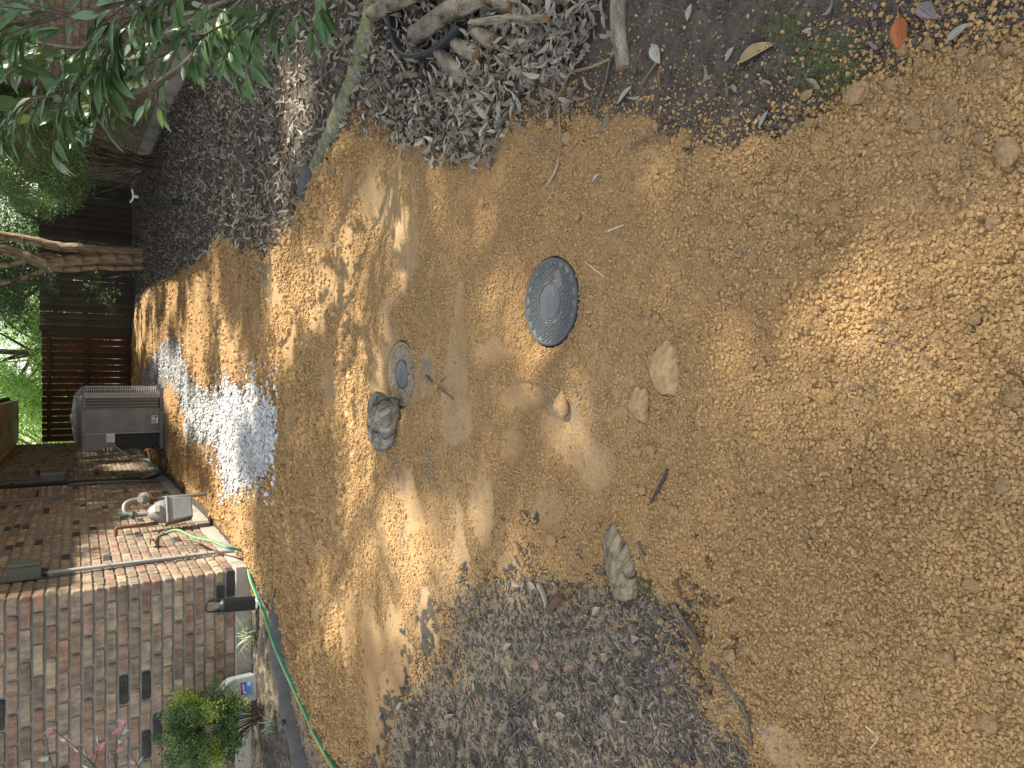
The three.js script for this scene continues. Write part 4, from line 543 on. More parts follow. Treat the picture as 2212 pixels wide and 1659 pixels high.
// boxwood by the house, grass tufts, pink sprigs
{
  const q = rng(111), c0 = V3(-2.46, 0, -5.3), t = thing('boxwood', 'small bushy boxwood with yellow green tips against the brick front wall', 'shrub', c0), st = [], l = [];
  for (let k = 0; k < 26; k++) { const a = q() * 6.28, d = 0.1 + q() * 0.22, y = 0.25 + q() * 0.4; st.push(limb([V3(0.0, -0.03, 0), V3(Math.cos(a) * d * 0.4, y * 0.5, Math.sin(a) * d * 0.3), V3(Math.cos(a) * d, y, Math.sin(a) * d * 0.7)], 0.006, 0.002, { rad: 4, seg: 7, seed: k })); }
  part(t, 'stems', merge(st), bark);
  const cg = clumpGeo(16, 0.034, 0.017, 0.0095, 18), tipsL = [];
  for (let k = 0; k < 150; k++) { const u = V3(q() - 0.5, q() - 0.5, q() - 0.5).normalize(), rd = 0.55 + 0.45 * q(); tipsL.push(V3(u.x * rd * 0.33, 0.44 + u.y * rd * 0.3, u.z * rd * 0.24)); }
  for (const s of tipsL) for (let k = 0; k < 9; k++) { const p = s.clone().add(V3((q() - 0.5) * 0.1, (q() - 0.5) * 0.1, (q() - 0.5) * 0.1)); const y = smooth(0.0, 0.2, vn(s.x * 6, s.y * 6 + s.z * 5, 71)); l.push({ p, q: Q(q() * 6, q() * 6, q() * 6), s: V3(1, 1, 1).multiplyScalar(0.7 + q() * 0.6), c: tint([lerp(0.09, 0.34, y), lerp(0.17, 0.42, y), lerp(0.045, 0.07, y)], 0.5) }); }
  stuffInst('foliage', cg, leafMat(1, 1, 1, 0.4, 0.3), l, t);
  const blade = (b, n, L, lab, cat, c) => { const g = thing('grass_tuft', lab, cat, b), a = []; for (let k = 0; k < n; k++) { const an = q() * 6.28, h = L * (0.5 + q() * 0.6), r = h * (0.4 + q() * 0.6), w = 0.0035; const P = [], I = [], U = []; for (let i = 0; i <= 7; i++) { const u = i / 7, x = r * u, y = h * (u * 1.5 - u * u * 1.25), ww = w * (1 - u * 0.9); for (const s of [-1, 1]) { P.push(Math.cos(an) * x - Math.sin(an) * ww * s + (k % 5 - 2) * 0.008, y, Math.sin(an) * x + Math.cos(an) * ww * s); U.push(s, u); } if (i < 7) I.push(i * 2, i * 2 + 2, i * 2 + 1, i * 2 + 1, i * 2 + 2, i * 2 + 3); } const e = new THREE.BufferGeometry(); e.setAttribute('position', new THREE.Float32BufferAttribute(P, 3)); e.setAttribute('uv', new THREE.Float32BufferAttribute(U, 2)); e.setIndex(I); e.computeVertexNormals(); a.push(e); } part(g, 'blades', merge(a), leafMat(...c, 0.5, 0.2)).userData.kind = 'stuff'; };
  blade(V3(-1.96, 0.0, -5.6), 80, 0.3, 'tuft of arching pale grass blades between the bottle and the jug', 'grass tuft', [0.34, 0.38, 0.24]);
  blade(onGround(596, 1563), 46, 0.2, 'tuft of pale grass blades growing beside the grey edging', 'grass tuft', [0.34, 0.38, 0.25]);
  // sprigs with pink tips
  const sb = V3(-2.05, 0, -3.0), s = thing('pink_tipped_shrub', 'sparse shrub sprigs with pale and pink young leaves', 'shrub', sb), lg = leafGeo(0.042, 0.02, 0.3, 0.3, 2, 4);
  const pk = [leafMat(0.42, 0.46, 0.36, 0.4, 0.25), leafMat(0.5, 0.2, 0.24, 0.4, 0.25), leafMat(0.28, 0.33, 0.2, 0.4, 0.25), leafMat(0.12, 0.09, 0.08, 0.5, 0.1)];
  for (const [i, path] of [[[330, 1760, 2.9], [230, 1680, 2.85], [180, 1630, 2.8], [115, 1575, 2.8]], [[330, 1760, 2.9], [250, 1660, 2.85], [256, 1600, 2.8], [272, 1562, 2.8]], [[300, 1760, 2.9], [140, 1690, 2.9], [110, 1645, 2.9], [100, 1590, 2.9]], [[380, 1760, 2.8], [320, 1700, 2.75], [300, 1662, 2.75], [290, 1640, 2.75]], [[330, 1760, 2.9], [190, 1700, 2.9], [205, 1650, 2.85], [215, 1612, 2.8]]].entries()) {
    const P = path.map(([a, b, d]) => deep(a, b, d).sub(sb)); P.unshift(V3((i - 2) * 0.03, 0, 0.02 * i)); const cv = new THREE.CatmullRomCurve3(P); part(s, 'stem', limb(P, 0.005, 0.0015, { rad: 5, seg: 26, rough: 0.05 }), bark);
    for (let k = 0; k < 38; k++) { const u = 0.45 + 0.55 * k / 37, p = cv.getPointAt(u), tg = cv.getTangentAt(u), z = tg.multiplyScalar(0.6).add(V3(q() - 0.5, q() - 0.5, q() - 0.5).multiplyScalar(1.6)).normalize(), x = V3(q() - 0.5, 1, q() - 0.5).cross(z).normalize(), y = z.clone().cross(x); part(s, 'leaf', lg, pk[k > 30 ? (q() < 0.6 ? 1 : 0) : [0, 2, 0, 3][Math.floor(q() * 4)]]).applyMatrix4(new THREE.Matrix4().makeBasis(x, y, z).scale(V3(1, 1, 1).multiplyScalar(0.7 + q() * 0.6)).setPosition(p)); }
  }
}

// ---------- things lying on the ground ----------
const nrm = (x, z, e = 0.03) => V3(hgt(x - e, z) - hgt(x + e, z), 2 * e, hgt(x, z - e) - hgt(x, z + e)).normalize();
const sandMat = std(rgb(0.50, 0.325, 0.16), 1, { map: mottle, bumpMap: pit, bumpScale: 0.0012 });
{ // two round access lids
  const plastic = std(rgb(0.105, 0.115, 0.125), 0.65, { map: mottle }), dusty = std(rgb(0.27, 0.235, 0.175), 1, { map: mottle, bumpMap: pit, bumpScale: 0.003 }), dusty2 = std(rgb(0.42, 0.31, 0.19), 0.95, { map: mottle });
  const q = rng(201);
  const lid = (p, r, label, buried, turn) => {
    const t = thing('access_lid', label, 'lid', [p.x, buried ? p.y - 0.017 : p.y - 0.024, p.z]); t.rotation.set(buried ? 0.03 : 0.02, turn, buried ? 0.04 : -0.015);
    part(t, 'rim', new THREE.LatheGeometry([[0, -0.03], [r - 0.001, -0.03], [r, -0.026], [r, 0.024], [r - 0.003, 0.028], [r - 0.009, 0.028], [r - 0.011, 0.025]].map(e => new THREE.Vector2(...e)), 72), buried ? dusty2 : plastic);
    part(t, 'plate', cyl(r - 0.0105, r - 0.0105, 0.02, 64, 0, 0.015, 0), dusty);
    const bars = [], cx = 0.0, rc = r * 0.41, s = r / 0.135;
    for (let i = -7; i <= 7; i++) for (let j = -7; j <= 7; j++) for (const h of [-1, 1]) {   // running weave of raised bars
      const up = (i + j) & 1, cw = 0.0222 * s, x = i * cw + (up ? h * cw * 0.25 : 0), z = j * cw + (up ? 0 : h * cw * 0.25), d = Math.hypot(x, z); if (d > r - 0.0165 * s || d < rc + 0.0085 * s) continue; if (!buried && Math.abs(x - 0.045) < 0.03 && Math.abs(z - 0.062) < 0.016) continue; if (buried && q() < 0.45) continue;
      bars.push(cbox(up ? cw * 0.4 : cw * 0.9, 0.005, up ? cw * 0.9 : cw * 0.4, 0.001, x, 0.0252 + (q() - 0.5) * 0.0006, z));
    }
    part(t, 'tread_pattern', merge(bars), buried ? dusty2 : plastic).userData.kind = 'stuff';
    part(t, 'center_disc', new THREE.LatheGeometry([[0, 0.0285], [rc - 0.004, 0.0285], [rc - 0.0015, 0.027], [rc - 0.001, 0.02]].map(e => new THREE.Vector2(...e)), 56), buried ? std(rgb(0.2, 0.205, 0.2), 0.7, { map: mottle }) : plastic);
    part(t, 'groove_ring', new THREE.TorusGeometry(rc + 0.004, 0.0022, 6, 64).rotateX(Math.PI / 2).translate(0, 0.0262, 0), plastic);
    if (!buried) { part(t, 'name_plate', cbox(0.056, 0.005, 0.026, 0.0012, 0.045, 0.0262, 0.062), std(rgb(0.16, 0.16, 0.155), 0.7, { map: mottle })); part(t, 'finger_tab', cbox(0.03, 0.004, 0.007, 0.001, 0.018, 0.0285, 0.028), std(rgb(0.13, 0.14, 0.15), 0.6)); }
    return t;
  };
  const a = LIDS[0][0], b = LIDS[1][0];
  lid(V3(a.x, 0.012, a.z), 0.131, 'round blue black plastic lid with woven tread clear of the sand', false, 0.35);
  lid(V3(b.x, 0.0, b.z), 0.14, 'round lid mostly buried under pale sand beside the mossy rock', true, 0.1);
}
const stoneMat = (c, rr2 = 0.95) => std(rgb(...c), rr2, { map: mottle, bumpMap: pit, bumpScale: 0.0015 });
{ // rocks and roots rising from the sand
  const mossy = tex(256, (i, j) => { const n = N2[(j * 2) * 512 + i * 2], m = N1[(j * 2) * 512 + i * 2], s = SP[(j * 2) * 512 + i * 2], k = smooth(0.6, 0.74, n); return [lerp(0.24, 0.13, k) + (m - 0.5) * 0.5 + (s - 0.4) * 0.16, lerp(0.215, 0.135, k) + (m - 0.5) * 0.46 + (s - 0.4) * 0.15, lerp(0.17, 0.08, k) + (m - 0.5) * 0.36 + (s - 0.4) * 0.12]; });
  const mm = std(0xffffff, 1, { map: mossy, bumpMap: pit, bumpScale: 0.004 });
  const p = onGround(838, 905); solo('mossy_rock', lump(1, 5, 0.34, 5, 0.13, 0.07, 0.085, 1.3).rotateY(-0.15), mm, 'weathered rock with moss beside the buried lid', 'rock', [p.x, p.y + 0.02, p.z]);
  const s = onGround(1343, 1213); solo('flat_stump', lump(1, 5, 0.26, 9, 0.095, 0.03, 0.048, 1.4).rotateY(0.25), std(rgb(0.4, 0.33, 0.225), 1, { map: barkTex, bumpMap: pit, bumpScale: 0.003 }), 'grey rounded stump with moss at its foot rising from the sand', 'stump', [s.x, s.y + 0.008, s.z]);
  const d = onGround(664, 404); solo('dark_block', lump(1, 3, 0.12, 13, 0.16, 0.05, 0.12, 1.2).rotateY(0.5), stoneMat([0.12, 0.12, 0.115]), 'dark grey stone block at the end of the mossy kerb', 'stone', [d.x, 0.02, d.z]);
  for (const [k, px, py, r, lab] of [[1, 1440, 797, 0.06, 'flat sand covered stone with cracked top'], [2, 1385, 873, 0.045, 'tall sand covered stone beside small clods'], [3, 1215, 875, 0.035, 'rough brown stone half sunk in the sand']]) { const e = onGround(px, py); solo('sandy_stone', lump(1, 4, 0.3, 30 + k, r, 0.02, r * 0.7, 1.7), sandMat, lab, 'stone', [e.x, e.y + 0.004, e.z]); }
  // mossy kerb
  const kerb = [[850, -90], [822, 0], [812, 60], [792, 120], [768, 195], [742, 258], [715, 318], [690, 366]].map(([a, b]) => spot(a, b)), cv = new THREE.CatmullRomCurve3(kerb), P = [], I = [], U = [], S = 120;
  for (let i = 0; i <= S; i++) { const c = cv.getPointAt(i / S), tg = cv.getTangentAt(i / S), nx = tg.z, nz = -tg.x, w = 0.058 * (1 + 0.16 * fbm(i * 0.13, 2, 3, 6)); for (const [j, [u, y]] of [[-1, -0.06], [-0.98, 0.035], [-0.8, 0.056], [-0.4, 0.064], [0.1, 0.066], [0.55, 0.062], [0.85, 0.052], [1, 0.03], [1.03, -0.06]].entries()) { const n = fbm(i * 0.6, j * 1.4, 3, 66) * 0.012; P.push(c.x + nx * (u * w + n * 0.6), y + n - 0.012 * smooth(0.75, 1, i / S), c.z + nz * (u * w + n * 0.6)); U.push(i / S * 14, j * 0.07); } }
  for (let i = 0; i < S; i++) for (let j = 0; j < 8; j++) { const a = i * 9 + j; I.push(a, a + 9, a + 1, a + 1, a + 9, a + 10); }
  const kg = new THREE.BufferGeometry(); kg.setAttribute('position', new THREE.Float32BufferAttribute(P, 3)); kg.setAttribute('uv', new THREE.Float32BufferAttribute(U, 2)); kg.setIndex(I); kg.computeVertexNormals();
  const km = tex(512, (i, j) => { const n = N2[j * 512 + i], g = smooth(0.38, 0.66, n) * 0.85, c = SP[j * 512 + i]; const v = 0.15 + c * 0.34; return [lerp(v, 0.13 + c * 0.16, g), lerp(v * 0.95, 0.14 + c * 0.17, g), lerp(v * 0.78, 0.05 + c * 0.04, g)]; });
  solo('mossy_kerb', kg, std(0xffffff, 1, { map: km, bumpMap: pit, bumpScale: 0.005 }), 'low pebbly concrete kerb with green moss bordering the leaf litter', 'kerb');
}
{ // logs, sticks and roots on the right
  const logM = [[0.42, 0.37, 0.28], [0.36, 0.31, 0.24], [0.46, 0.41, 0.31]].map(c => std(rgb(...c), 1, { map: barkTex, bumpMap: barkBump, bumpScale: 0.009 })), cut = std(rgb(0.33, 0.19, 0.09), 1, { map: woodTex }), darkCut = std(rgb(0.07, 0.065, 0.06), 1, { map: mottle });
  const log = (A, B, r, h0, h1, lab, m, ends = [cut, cut], bend = 0.01) => {
    const a = onGround(...A, h0), b = onGround(...B, h1), o = a.clone().setY(0), mid = a.clone().lerp(b, 0.5).add(V3(bend, bend * 0.6, -bend)), t = thing('cut_log', lab, 'log', o, 'cut branches piled under the shrub'), P = [a, mid, b].map(v => v.clone().sub(o));
    part(t, 'bark', limb(P, r, r * 0.92, { rad: 16, seg: 40, rough: 0.12, seed: A[0] }), logM[m]);
    const dir = b.clone().sub(a).normalize(); [P[0], P[2]].forEach((e, i) => { const g = new THREE.CylinderGeometry(r * 0.9, r * 0.86, 0.012, 18).applyQuaternion(new THREE.Quaternion().setFromUnitVectors(V3(0, 1, 0), dir.clone().multiplyScalar(i ? 1 : -1))); g.translate(e.x, e.y, e.z); part(t, 'cut_end', g, ends[i]); });
  };
  log([826, 36], [1000, -14], 0.031, 0.05, 0.09, 'pale thick log lying across the black plastic edging', 0);
  log([922, 84], [1092, -2], 0.036, 0.05, 0.07, 'thick peeling log in the middle of the log pile', 1);
  log([972, 122], [1017, 181], 0.029, 0.04, 0.012, 'short stubby log with a charcoal dark end', 1, [cut, darkCut]);
  log([1048, 60], [1213, 53], 0.012, 0.055, 0.06, 'thin pale branch laid straight across the log pile', 2);
  log([1352, -40], [1350, 148], 0.0205, 0.02, 0.004, 'pale straight branch stuck down into the dark soil', 0);
  log([1026, 203], [1080, 194], 0.011, 0.012, 0.012, 'short crooked stick of yellowish bark among grey leaves', 2, [cut, cut], 0.014);
  log([996, 246], [1058, 215], 0.0165, 0.012, 0.014, 'short pale log with split bark at the sand edge', 2);
  log([856, 174], [912, 160], 0.015, 0.012, 0.012, 'short lumpy log under red brown leaves beside the kerb', 2);
  log([860, 204], [918, 204], 0.013, 0.008, 0.008, 'grey half rotten stick lying among the leaves', 1);
  log([1000, 100], [1045, 128], 0.03, 0.02, 0.02, 'chunky peeled log piece below the middle of the pile', 2);
  log([1050, 75], [1082, 98], 0.028, 0.03, 0.03, 'round log stub with an orange rotten core', 1, [cut, cut]);
  log([880, -30], [1130, 15], 0.04, 0.02, 0.02, 'broad dark log at the bottom of the log pile', 1);
  log([1120, 80], [1130, 130], 0.014, 0.01, 0.01, 'yellowish block of broken wood among the logs', 2);
  // curled strip of black plastic edging
  const E2 = [[868, 0], [874, 44], [883, 97], [898, 122], [918, 131], [962, 124], [1000, 96], [1030, 66]].map(([a, b]) => spot(a, b)), cv = new THREE.CatmullRomCurve3(E2), P = [], I = [], U = [], S = 60;
  for (let i = 0; i <= S; i++) { const c = cv.getPointAt(i / S), tg = cv.getTangentAt(i / S), nx = tg.z, nz = -tg.x; for (const [u, y] of [[-0.004, -0.03], [-0.005, 0.07], [-0.01, 0.078], [0, 0.086], [0.01, 0.078], [0.005, 0.07], [0.004, -0.03]]) { P.push(c.x + nx * u, y, c.z + nz * u); U.push(i * 0.1, y * 4); } }
  for (let i = 0; i < S; i++) for (let j = 0; j < 6; j++) { const a = i * 7 + j; I.push(a, a + 7, a + 1, a + 1, a + 7, a + 8); }
  const g = new THREE.BufferGeometry(); g.setAttribute('position', new THREE.Float32BufferAttribute(P, 3)); g.setAttribute('uv', new THREE.Float32BufferAttribute(U, 2)); g.setIndex(I); g.computeVertexNormals();
  solo('plastic_edging', g, std(rgb(0.035, 0.037, 0.042), 0.5, { map: mottle }), 'curled black plastic edging strip beneath the cut logs', 'edging');
  const tw = std(rgb(0.36, 0.31, 0.24), 1, { map: barkTex, bumpMap: barkBump, bumpScale: 0.005 }), rootM = std(rgb(0.4, 0.29, 0.17), 1, { map: barkTex });
  const twig = (name, list, r0, r1, lab, m = tw, cat = 'twig') => solo(name, limb(list.map(([a, b, u = 0.007]) => onGround(a, b, u + r0 * 0.5)), r0, r1, { rad: 7, seg: list.length * 7, rough: 0.16, seed: list[0][0] }), m, lab, cat);
  const rt = thing('bare_root', 'forked sandy root running from the leaf litter onto the sand', 'root');
  part(rt, 'main_root', limb([[1226, 55, 0.02], [1212, 130, 0.015], [1200, 200], [1208, 225], [1211, 262], [1214, 308], [1205, 362], [1190, 392], [1170, 413]].map(([a, b, u = 0.005]) => onGround(a, b, u)), 0.0065, 0.006, { rad: 8, seg: 60, rough: 0.2 }), rootM);
  part(rt, 'branch_root', limb([[1208, 221], [1222, 188], [1240, 160, 0.012], [1275, 150, 0.012], [1323, 129, 0.01]].map(([a, b, u = 0.006]) => onGround(a, b, u)), 0.006, 0.003, { rad: 7, seg: 36, rough: 0.25 }), rootM);
  twig('twig', [[1326, 129, 0.01], [1312, 185], [1300, 220], [1290, 256]], 0.004, 0.003, 'thin grey twig leaning from the pale branch to the sand');
  twig('twig', [[1425, 135], [1405, 165], [1393, 185], [1398, 208]], 0.0045, 0.003, 'short bent twig on dark soil beside a pale leaf');
  twig('twig', [[1470, 280], [1440, 290], [1400, 302], [1366, 324]], 0.0032, 0.002, 'thin pale twig curving across crumbly sand and soil');
  twig('fallen_branch', [[1468, 1302, 0.016], [1487, 1335, 0.014], [1505, 1365, 0.012], [1527, 1410], [1553, 1445], [1585, 1490], [1615, 1530], [1625, 1575], [1632, 1612]], 0.0058, 0.0032, 'long thin curving fallen branch on the sand beside dark mulch', tw, 'branch');
  twig('twig', [[925, 812], [945, 832], [965, 845], [985, 862]], 0.007, 0.004, 'crooked root piece lying by a hollow in the sand'); twig('twig', [[948, 840], [955, 826], [968, 815]], 0.004, 0.002, 'short side twig above the crooked root piece');
  twig('straw', [[1268, 566], [1288, 582], [1310, 598]], 0.0017, 0.0013, 'pale straw stalk near the clean lid', std(rgb(0.55, 0.5, 0.36), 0.9), 'straw'); twig('straw', [[1318, 500], [1335, 493], [1352, 487]], 0.002, 0.0014, 'short pale straw beyond the clean lid', std(rgb(0.55, 0.5, 0.36), 0.9), 'straw');
  twig('dark_twig', [[1448, 1014], [1438, 1036], [1425, 1060], [1412, 1085]], 0.0045, 0.003, 'crusty dark twig lying on the sand', std(rgb(0.12, 0.1, 0.085), 1, { bumpMap: barkBump, bumpScale: 0.006 }));
  twig('dark_twig', [[1383, 1170], [1390, 1185], [1398, 1200]], 0.005, 0.003, 'short dark twig near the mossy stump', std(rgb(0.12, 0.1, 0.085), 1)); twig('twig', [[1875, 1566], [1900, 1590], [1885, 1615]], 0.0016, 0.001, 'wispy grass straw lying on the foreground sand', std(rgb(0.5, 0.46, 0.3), 0.9));
  twig('wood_chunk', [[1195, 1318, 0.01], [1208, 1300, 0.012], [1222, 1285, 0.012]], 0.014, 0.011, 'dark split wood chunk at the edge of the mulch', std(rgb(0.2, 0.12, 0.085), 1, { map: woodTex, bumpMap: grainBump, bumpScale: 0.01 }), 'wood chunk'); twig('wood_chunk', [[1172, 1262, 0.008], [1183, 1285, 0.01], [1190, 1312, 0.01]], 0.009, 0.006, 'pale splintered wood piece beside the dark chunk', std(rgb(0.45, 0.4, 0.33), 1, { map: woodTex }), 'wood chunk');
  for (const [k, l] of [[[1130, 1570], [1105, 1600], [1085, 1640]], [[1015, 1500], [1005, 1530], [1000, 1560]], [[1150, 1490], [1130, 1508], [1108, 1522]], [[1075, 1570], [1060, 1578], [1040, 1585]], [[1010, 1355], [1045, 1330], [1060, 1310]], [[1540, 1420], [1545, 1450], [1530, 1490]]].entries()) twig('mulch_twig', l, 0.0045, 0.002, 'grey twig lying on the dark mulch', tw, 'twig').userData.group = 'twigs on the mulch';
  const sp = thing('stake', 'thin dark garden stake with white T handle among the dead leaves', 'stake', onGround(397, 438)); const sk = std(rgb(0.02, 0.035, 0.03), 0.5), wh = std(rgb(0.7, 0.69, 0.66), 0.5);
  part(sp, 'shaft', cyl(0.012, 0.012, 0.44, 8, 0, 0.34, 0), sk); part(sp, 'socket', merge([cyl(0.035, 0.035, 0.1, 12, 0, 0.06, 0), cyl(0.03, 0.045, 0.03, 12, 0, 0.12, 0)]), sk); part(sp, 'collar', cyl(0.018, 0.018, 0.06, 10, 0, 0.56, 0), wh); part(sp, 'handle', limb([V3(-0.085, 0.62, 0), V3(-0.03, 0.588, 0), V3(0.03, 0.588, 0), V3(0.085, 0.6, 0)], 0.012, 0.012, { rad: 8 }), wh);
}
{ // named leaves
  const mk = (name, px, py, qx, qy, W, col, lab, o = {}) => { const a = onGround(px, py, 0.004), b = onGround(qx, qy, o.lift ?? 0.012), z = b.clone().sub(a), L = z.length(); z.normalize(); const up = nrm(a.x, a.z, 0.05).add(V3(o.tilt ?? 0.25, 0, 0.1)).normalize(), x = up.clone().cross(z).normalize(), y = z.clone().cross(x), t = thing(name, lab, 'leaf', a); t.quaternion.setFromRotationMatrix(new THREE.Matrix4().makeBasis(x, y, z)); const m = std(rgb(...col), 0.7, { map: mottle, side: THREE.DoubleSide }); part(t, 'blade', leafGeo(L, W, o.fold ?? 0.25, o.curl ?? 0.2, 4, 9).translate(0, 0.004, 0), m); part(t, 'midrib', limb([V3(0, 0.0045, -L * (o.stalk ?? 0.05)), V3(0, 0.005, L * 0.4), V3(0, 0.002, L * 0.85)], 0.0012, 0.0005, { rad: 4, seg: 8, rough: 0 }), std(rgb(col[0] * 1.2, col[1] * 1.3, col[2] * 1.2), 0.8)); return t; };
  mk('orange_leaf', 1946, 44, 1956, 116, 0.03, [0.36, 0.1, 0.03], 'bright orange fallen leaf with yellow stalk on dark soil', { stalk: 0.4, fold: 0.3 });
  mk('tan_leaf', 1602, 138, 1680, 94, 0.034, [0.42, 0.3, 0.15], 'folded tan leaf lying on dark soil beside green moss', { fold: 0.6 });
  mk('grey_leaf', 2052, 92, 2105, 54, 0.02, [0.36, 0.34, 0.28], 'pale grey pointed leaf on soil past the orange leaf'); mk('grey_leaf', 1988, 16, 2030, 44, 0.025, [0.2, 0.165, 0.16], 'mauve grey curled leaf behind the orange leaf'); mk('grey_leaf', 1340, 224, 1372, 186, 0.022, [0.38, 0.37, 0.33], 'pale grey leaf on soil beside the bent twig'); mk('grey_leaf', 1413, 100, 1432, 140, 0.03, [0.36, 0.34, 0.28], 'broad torn grey leaf above the bent twig'); mk('grey_leaf', 1646, 275, 1668, 240, 0.012, [0.3, 0.28, 0.27], 'slim pale leaf on bare grey soil'); mk('grey_leaf', 1574, 132, 1595, 104, 0.022, [0.36, 0.34, 0.28], 'small torn pale leaf next to the folded tan leaf'); mk('grey_leaf', 1490, 44, 1502, 10, 0.02, [0.34, 0.32, 0.3], 'narrow grey leaf beside two crossed twigs');
  mk('brown_leaf', 1068, 288, 1074, 253, 0.02, [0.2, 0.075, 0.035], 'russet brown leaf at the edge of the grey litter'); mk('green_leaf', 1164, 118, 1160, 84, 0.016, [0.1, 0.2, 0.04], 'fresh green leaf lying among the grey litter'); mk('green_leaf', 922, 234, 946, 216, 0.022, [0.22, 0.3, 0.1], 'pale green leaf near the short split log'); mk('green_leaf', 864, 246, 878, 230, 0.024, [0.22, 0.32, 0.1], 'round green leaf beside the mossy kerb'); mk('brown_leaf', 1430, 182, 1436, 148, 0.012, [0.2, 0.1, 0.04], 'slim brown leaf pointing at the sand on dark soil', { fold: 0.8 }); mk('white_leaf', 1287, 392, 1301, 378, 0.018, [0.55, 0.55, 0.52], 'small white leaf scrap lying on crumbly sand'); mk('brown_leaf', 1205, 26, 1244, 8, 0.02, [0.22, 0.13, 0.09], 'curved reddish leaf resting on the log pile', { lift: 0.05 });
  for (const [k, [a, b]] of [[1112, 1432], [1108, 1390], [1165, 1570], [1090, 1470], [1225, 1545], [965, 1552], [1000, 1565], [1160, 1270], [1110, 1258], [1245, 1440], [820, 1555], [1340, 1500], [1500, 1362], [1370, 1380], [1300, 1312]].entries()) { const an = k * 2.4; mk('mulch_leaf', a, b, a + Math.cos(an) * 20, b + Math.sin(an) * 20, 0.02, k % 3 ? [0.36, 0.31, 0.25] : [0.28, 0.17, 0.11], 'dry curled leaf on the dark mulch', { curl: 0.5, lift: 0.02, fold: 0.5 }).userData.group = 'dry leaves on the mulch'; }
  const bb = onGround(1158, 1432, 0.006); solo('brick_chip', brickGeo(0.038, 0.028, 5, 0.012).rotateX(-1.5).rotateY(0.4), std(rgb(0.46, 0.26, 0.18), 0.95, { map: brickTex }), 'small pinkish brick chip on the mulch', 'brick chip', [bb.x, bb.y + 0.004, bb.z]);
}
{ // clods of sand one can pick out
  const q = rng(301), gs = [...Array(7)].map((_, i) => lump(1, 3, 0.42, 50 + i, 1, 0.7, 0.85, 1.9));
  const list = [[1860, 203, 22], [1745, 207, 11], [1750, 268, 11], [1925, 185, 13], [1955, 110, 14], [1990, 140, 12], [2010, 95, 10], [2080, 120, 12], [2130, 140, 14], [2180, 110, 12], [1193, 270, 12], [1232, 300, 16], [1490, 312, 9], [1480, 340, 11], [1395, 290, 10], [1418, 275, 9], [1045, 438, 9], [1060, 372, 7], [1380, 975, 13], [1412, 972, 14], [1375, 1055, 10], [1392, 1058, 12], [1460, 1103, 12], [1195, 1165, 14], [1300, 1120, 7], [1288, 1140, 7], [1295, 1135, 6], [1250, 470, 9], [1330, 660, 7], [1420, 686, 9], [1382, 672, 8], [1405, 678, 8], [1240, 760, 8], [1225, 776, 9], [1250, 778, 7], [1585, 1100, 8], [1605, 965, 10], [1580, 1415, 14], [1508, 1430, 10], [1625, 935, 9], [1430, 1340, 9], [1375, 1330, 8], [1398, 1240, 10], [820, 300, 6], [725, 920, 9], [1150, 835, 8], [1160, 850, 7], [1185, 850, 8], [1450, 700, 7], [1560, 860, 8], [2180, 330, 22], [2150, 480, 14], [2110, 690, 12], [2190, 860, 16], [2100, 1260, 14], [2050, 1420, 15], [1990, 1500, 12], [1930, 1230, 11], [1840, 1330, 12], [1760, 1150, 10], [2170, 1050, 16], [2140, 1560, 18], [1700, 640, 9], [1600, 420, 9], [1650, 720, 8], [1720, 480, 10], [1800, 380, 12], [1880, 300, 12], [1980, 270, 14], [2060, 230, 14], [2120, 300, 12]];
  list.forEach(([a, b, r], i) => { const p = onGround(a, b), k = r / 1480 * p.distanceTo(camera.position) * 0.95; const m = solo('sand_clod', gs[i % 7], sandMat, 'rounded clod of damp sand lying loose on the ground', 'sand clod', [p.x, p.y + k * 0.5, p.z], 'loose clods of sand'); m.scale.setScalar(k); m.rotation.y = q() * 6; });
  // crumbs nobody could count
  const cr = []; let tries = 0;
  while (cr.length < 210000 && tries++ < 600000) {
    const D = 0.42 + Math.pow(q(), 1.35) * 5.6, x = (q() * 2 - 1) * (0.6 + D * 0.5), z = -D, g = ground(x, z); let ok = g.sd > 0 ? (g.soft > 0.5 ? 0.03 : 1) : Math.exp(g.sd / 0.07) * 0.8; if (q() > ok) continue;
    if (LIDS.some(([c, r]) => Math.hypot(x - c.x, z - c.z) < r * 1.03)) continue;
    const dens = fbm(x * 3, z * 3, 2, 41); if (q() > 0.75 + dens) continue;
    const r = (0.0012 + 0.0036 * Math.pow(q(), 3)) * (1 + smooth(1.5, 5, D) * 1.2), v = 0.76 + q() * 0.42; cr.push({ p: V3(x, g.y + r * (q() * 0.8 - 0.05), z), q: Q(q() * 6, q() * 6, q() * 6), s: V3(1, 1, 1).multiplyScalar(r), c: rgb(0.4 * v, 0.25 * v, 0.108 * v) });
  }
  stuffInst('sand_crumbs', lump(1, 1, 0.75, 60, 1.1, 0.8, 0.9, 2.6), std(0xffffff, 1), cr, null, 'loose crumbs of orange sand strewn over the ground', 'sand crumbs'); console.log('crumbs', cr.length);
  const ds = []; for (let k = 0; k < 26000; k++) { const right = q() < 0.45; let x, z; if (right) { const p = spot(900 + q() * 1400, -60 + q() * 420); x = p.x; z = p.z; } else { const p = spot(540 + q() * 1150, 1220 + q() * 520); x = p.x; z = p.z; } const g = ground(x, z); if (g.sd > -0.02) { if (q() > 0.04) continue; } const r = 0.001 + 0.0042 * Math.pow(q(), 5), tn = !right && q() < 0.3 ? 2 : 1; const v = (0.055 + q() * q() * 0.13) * tn; ds.push({ p: V3(x, g.y + r * 0.2, z), q: Q(q() * 6, q() * 6, q() * 6), s: V3(r * (1 + q() * 0.8), r * 0.8, r), c: rgb(v, v * 0.83, v * 0.68) }); }
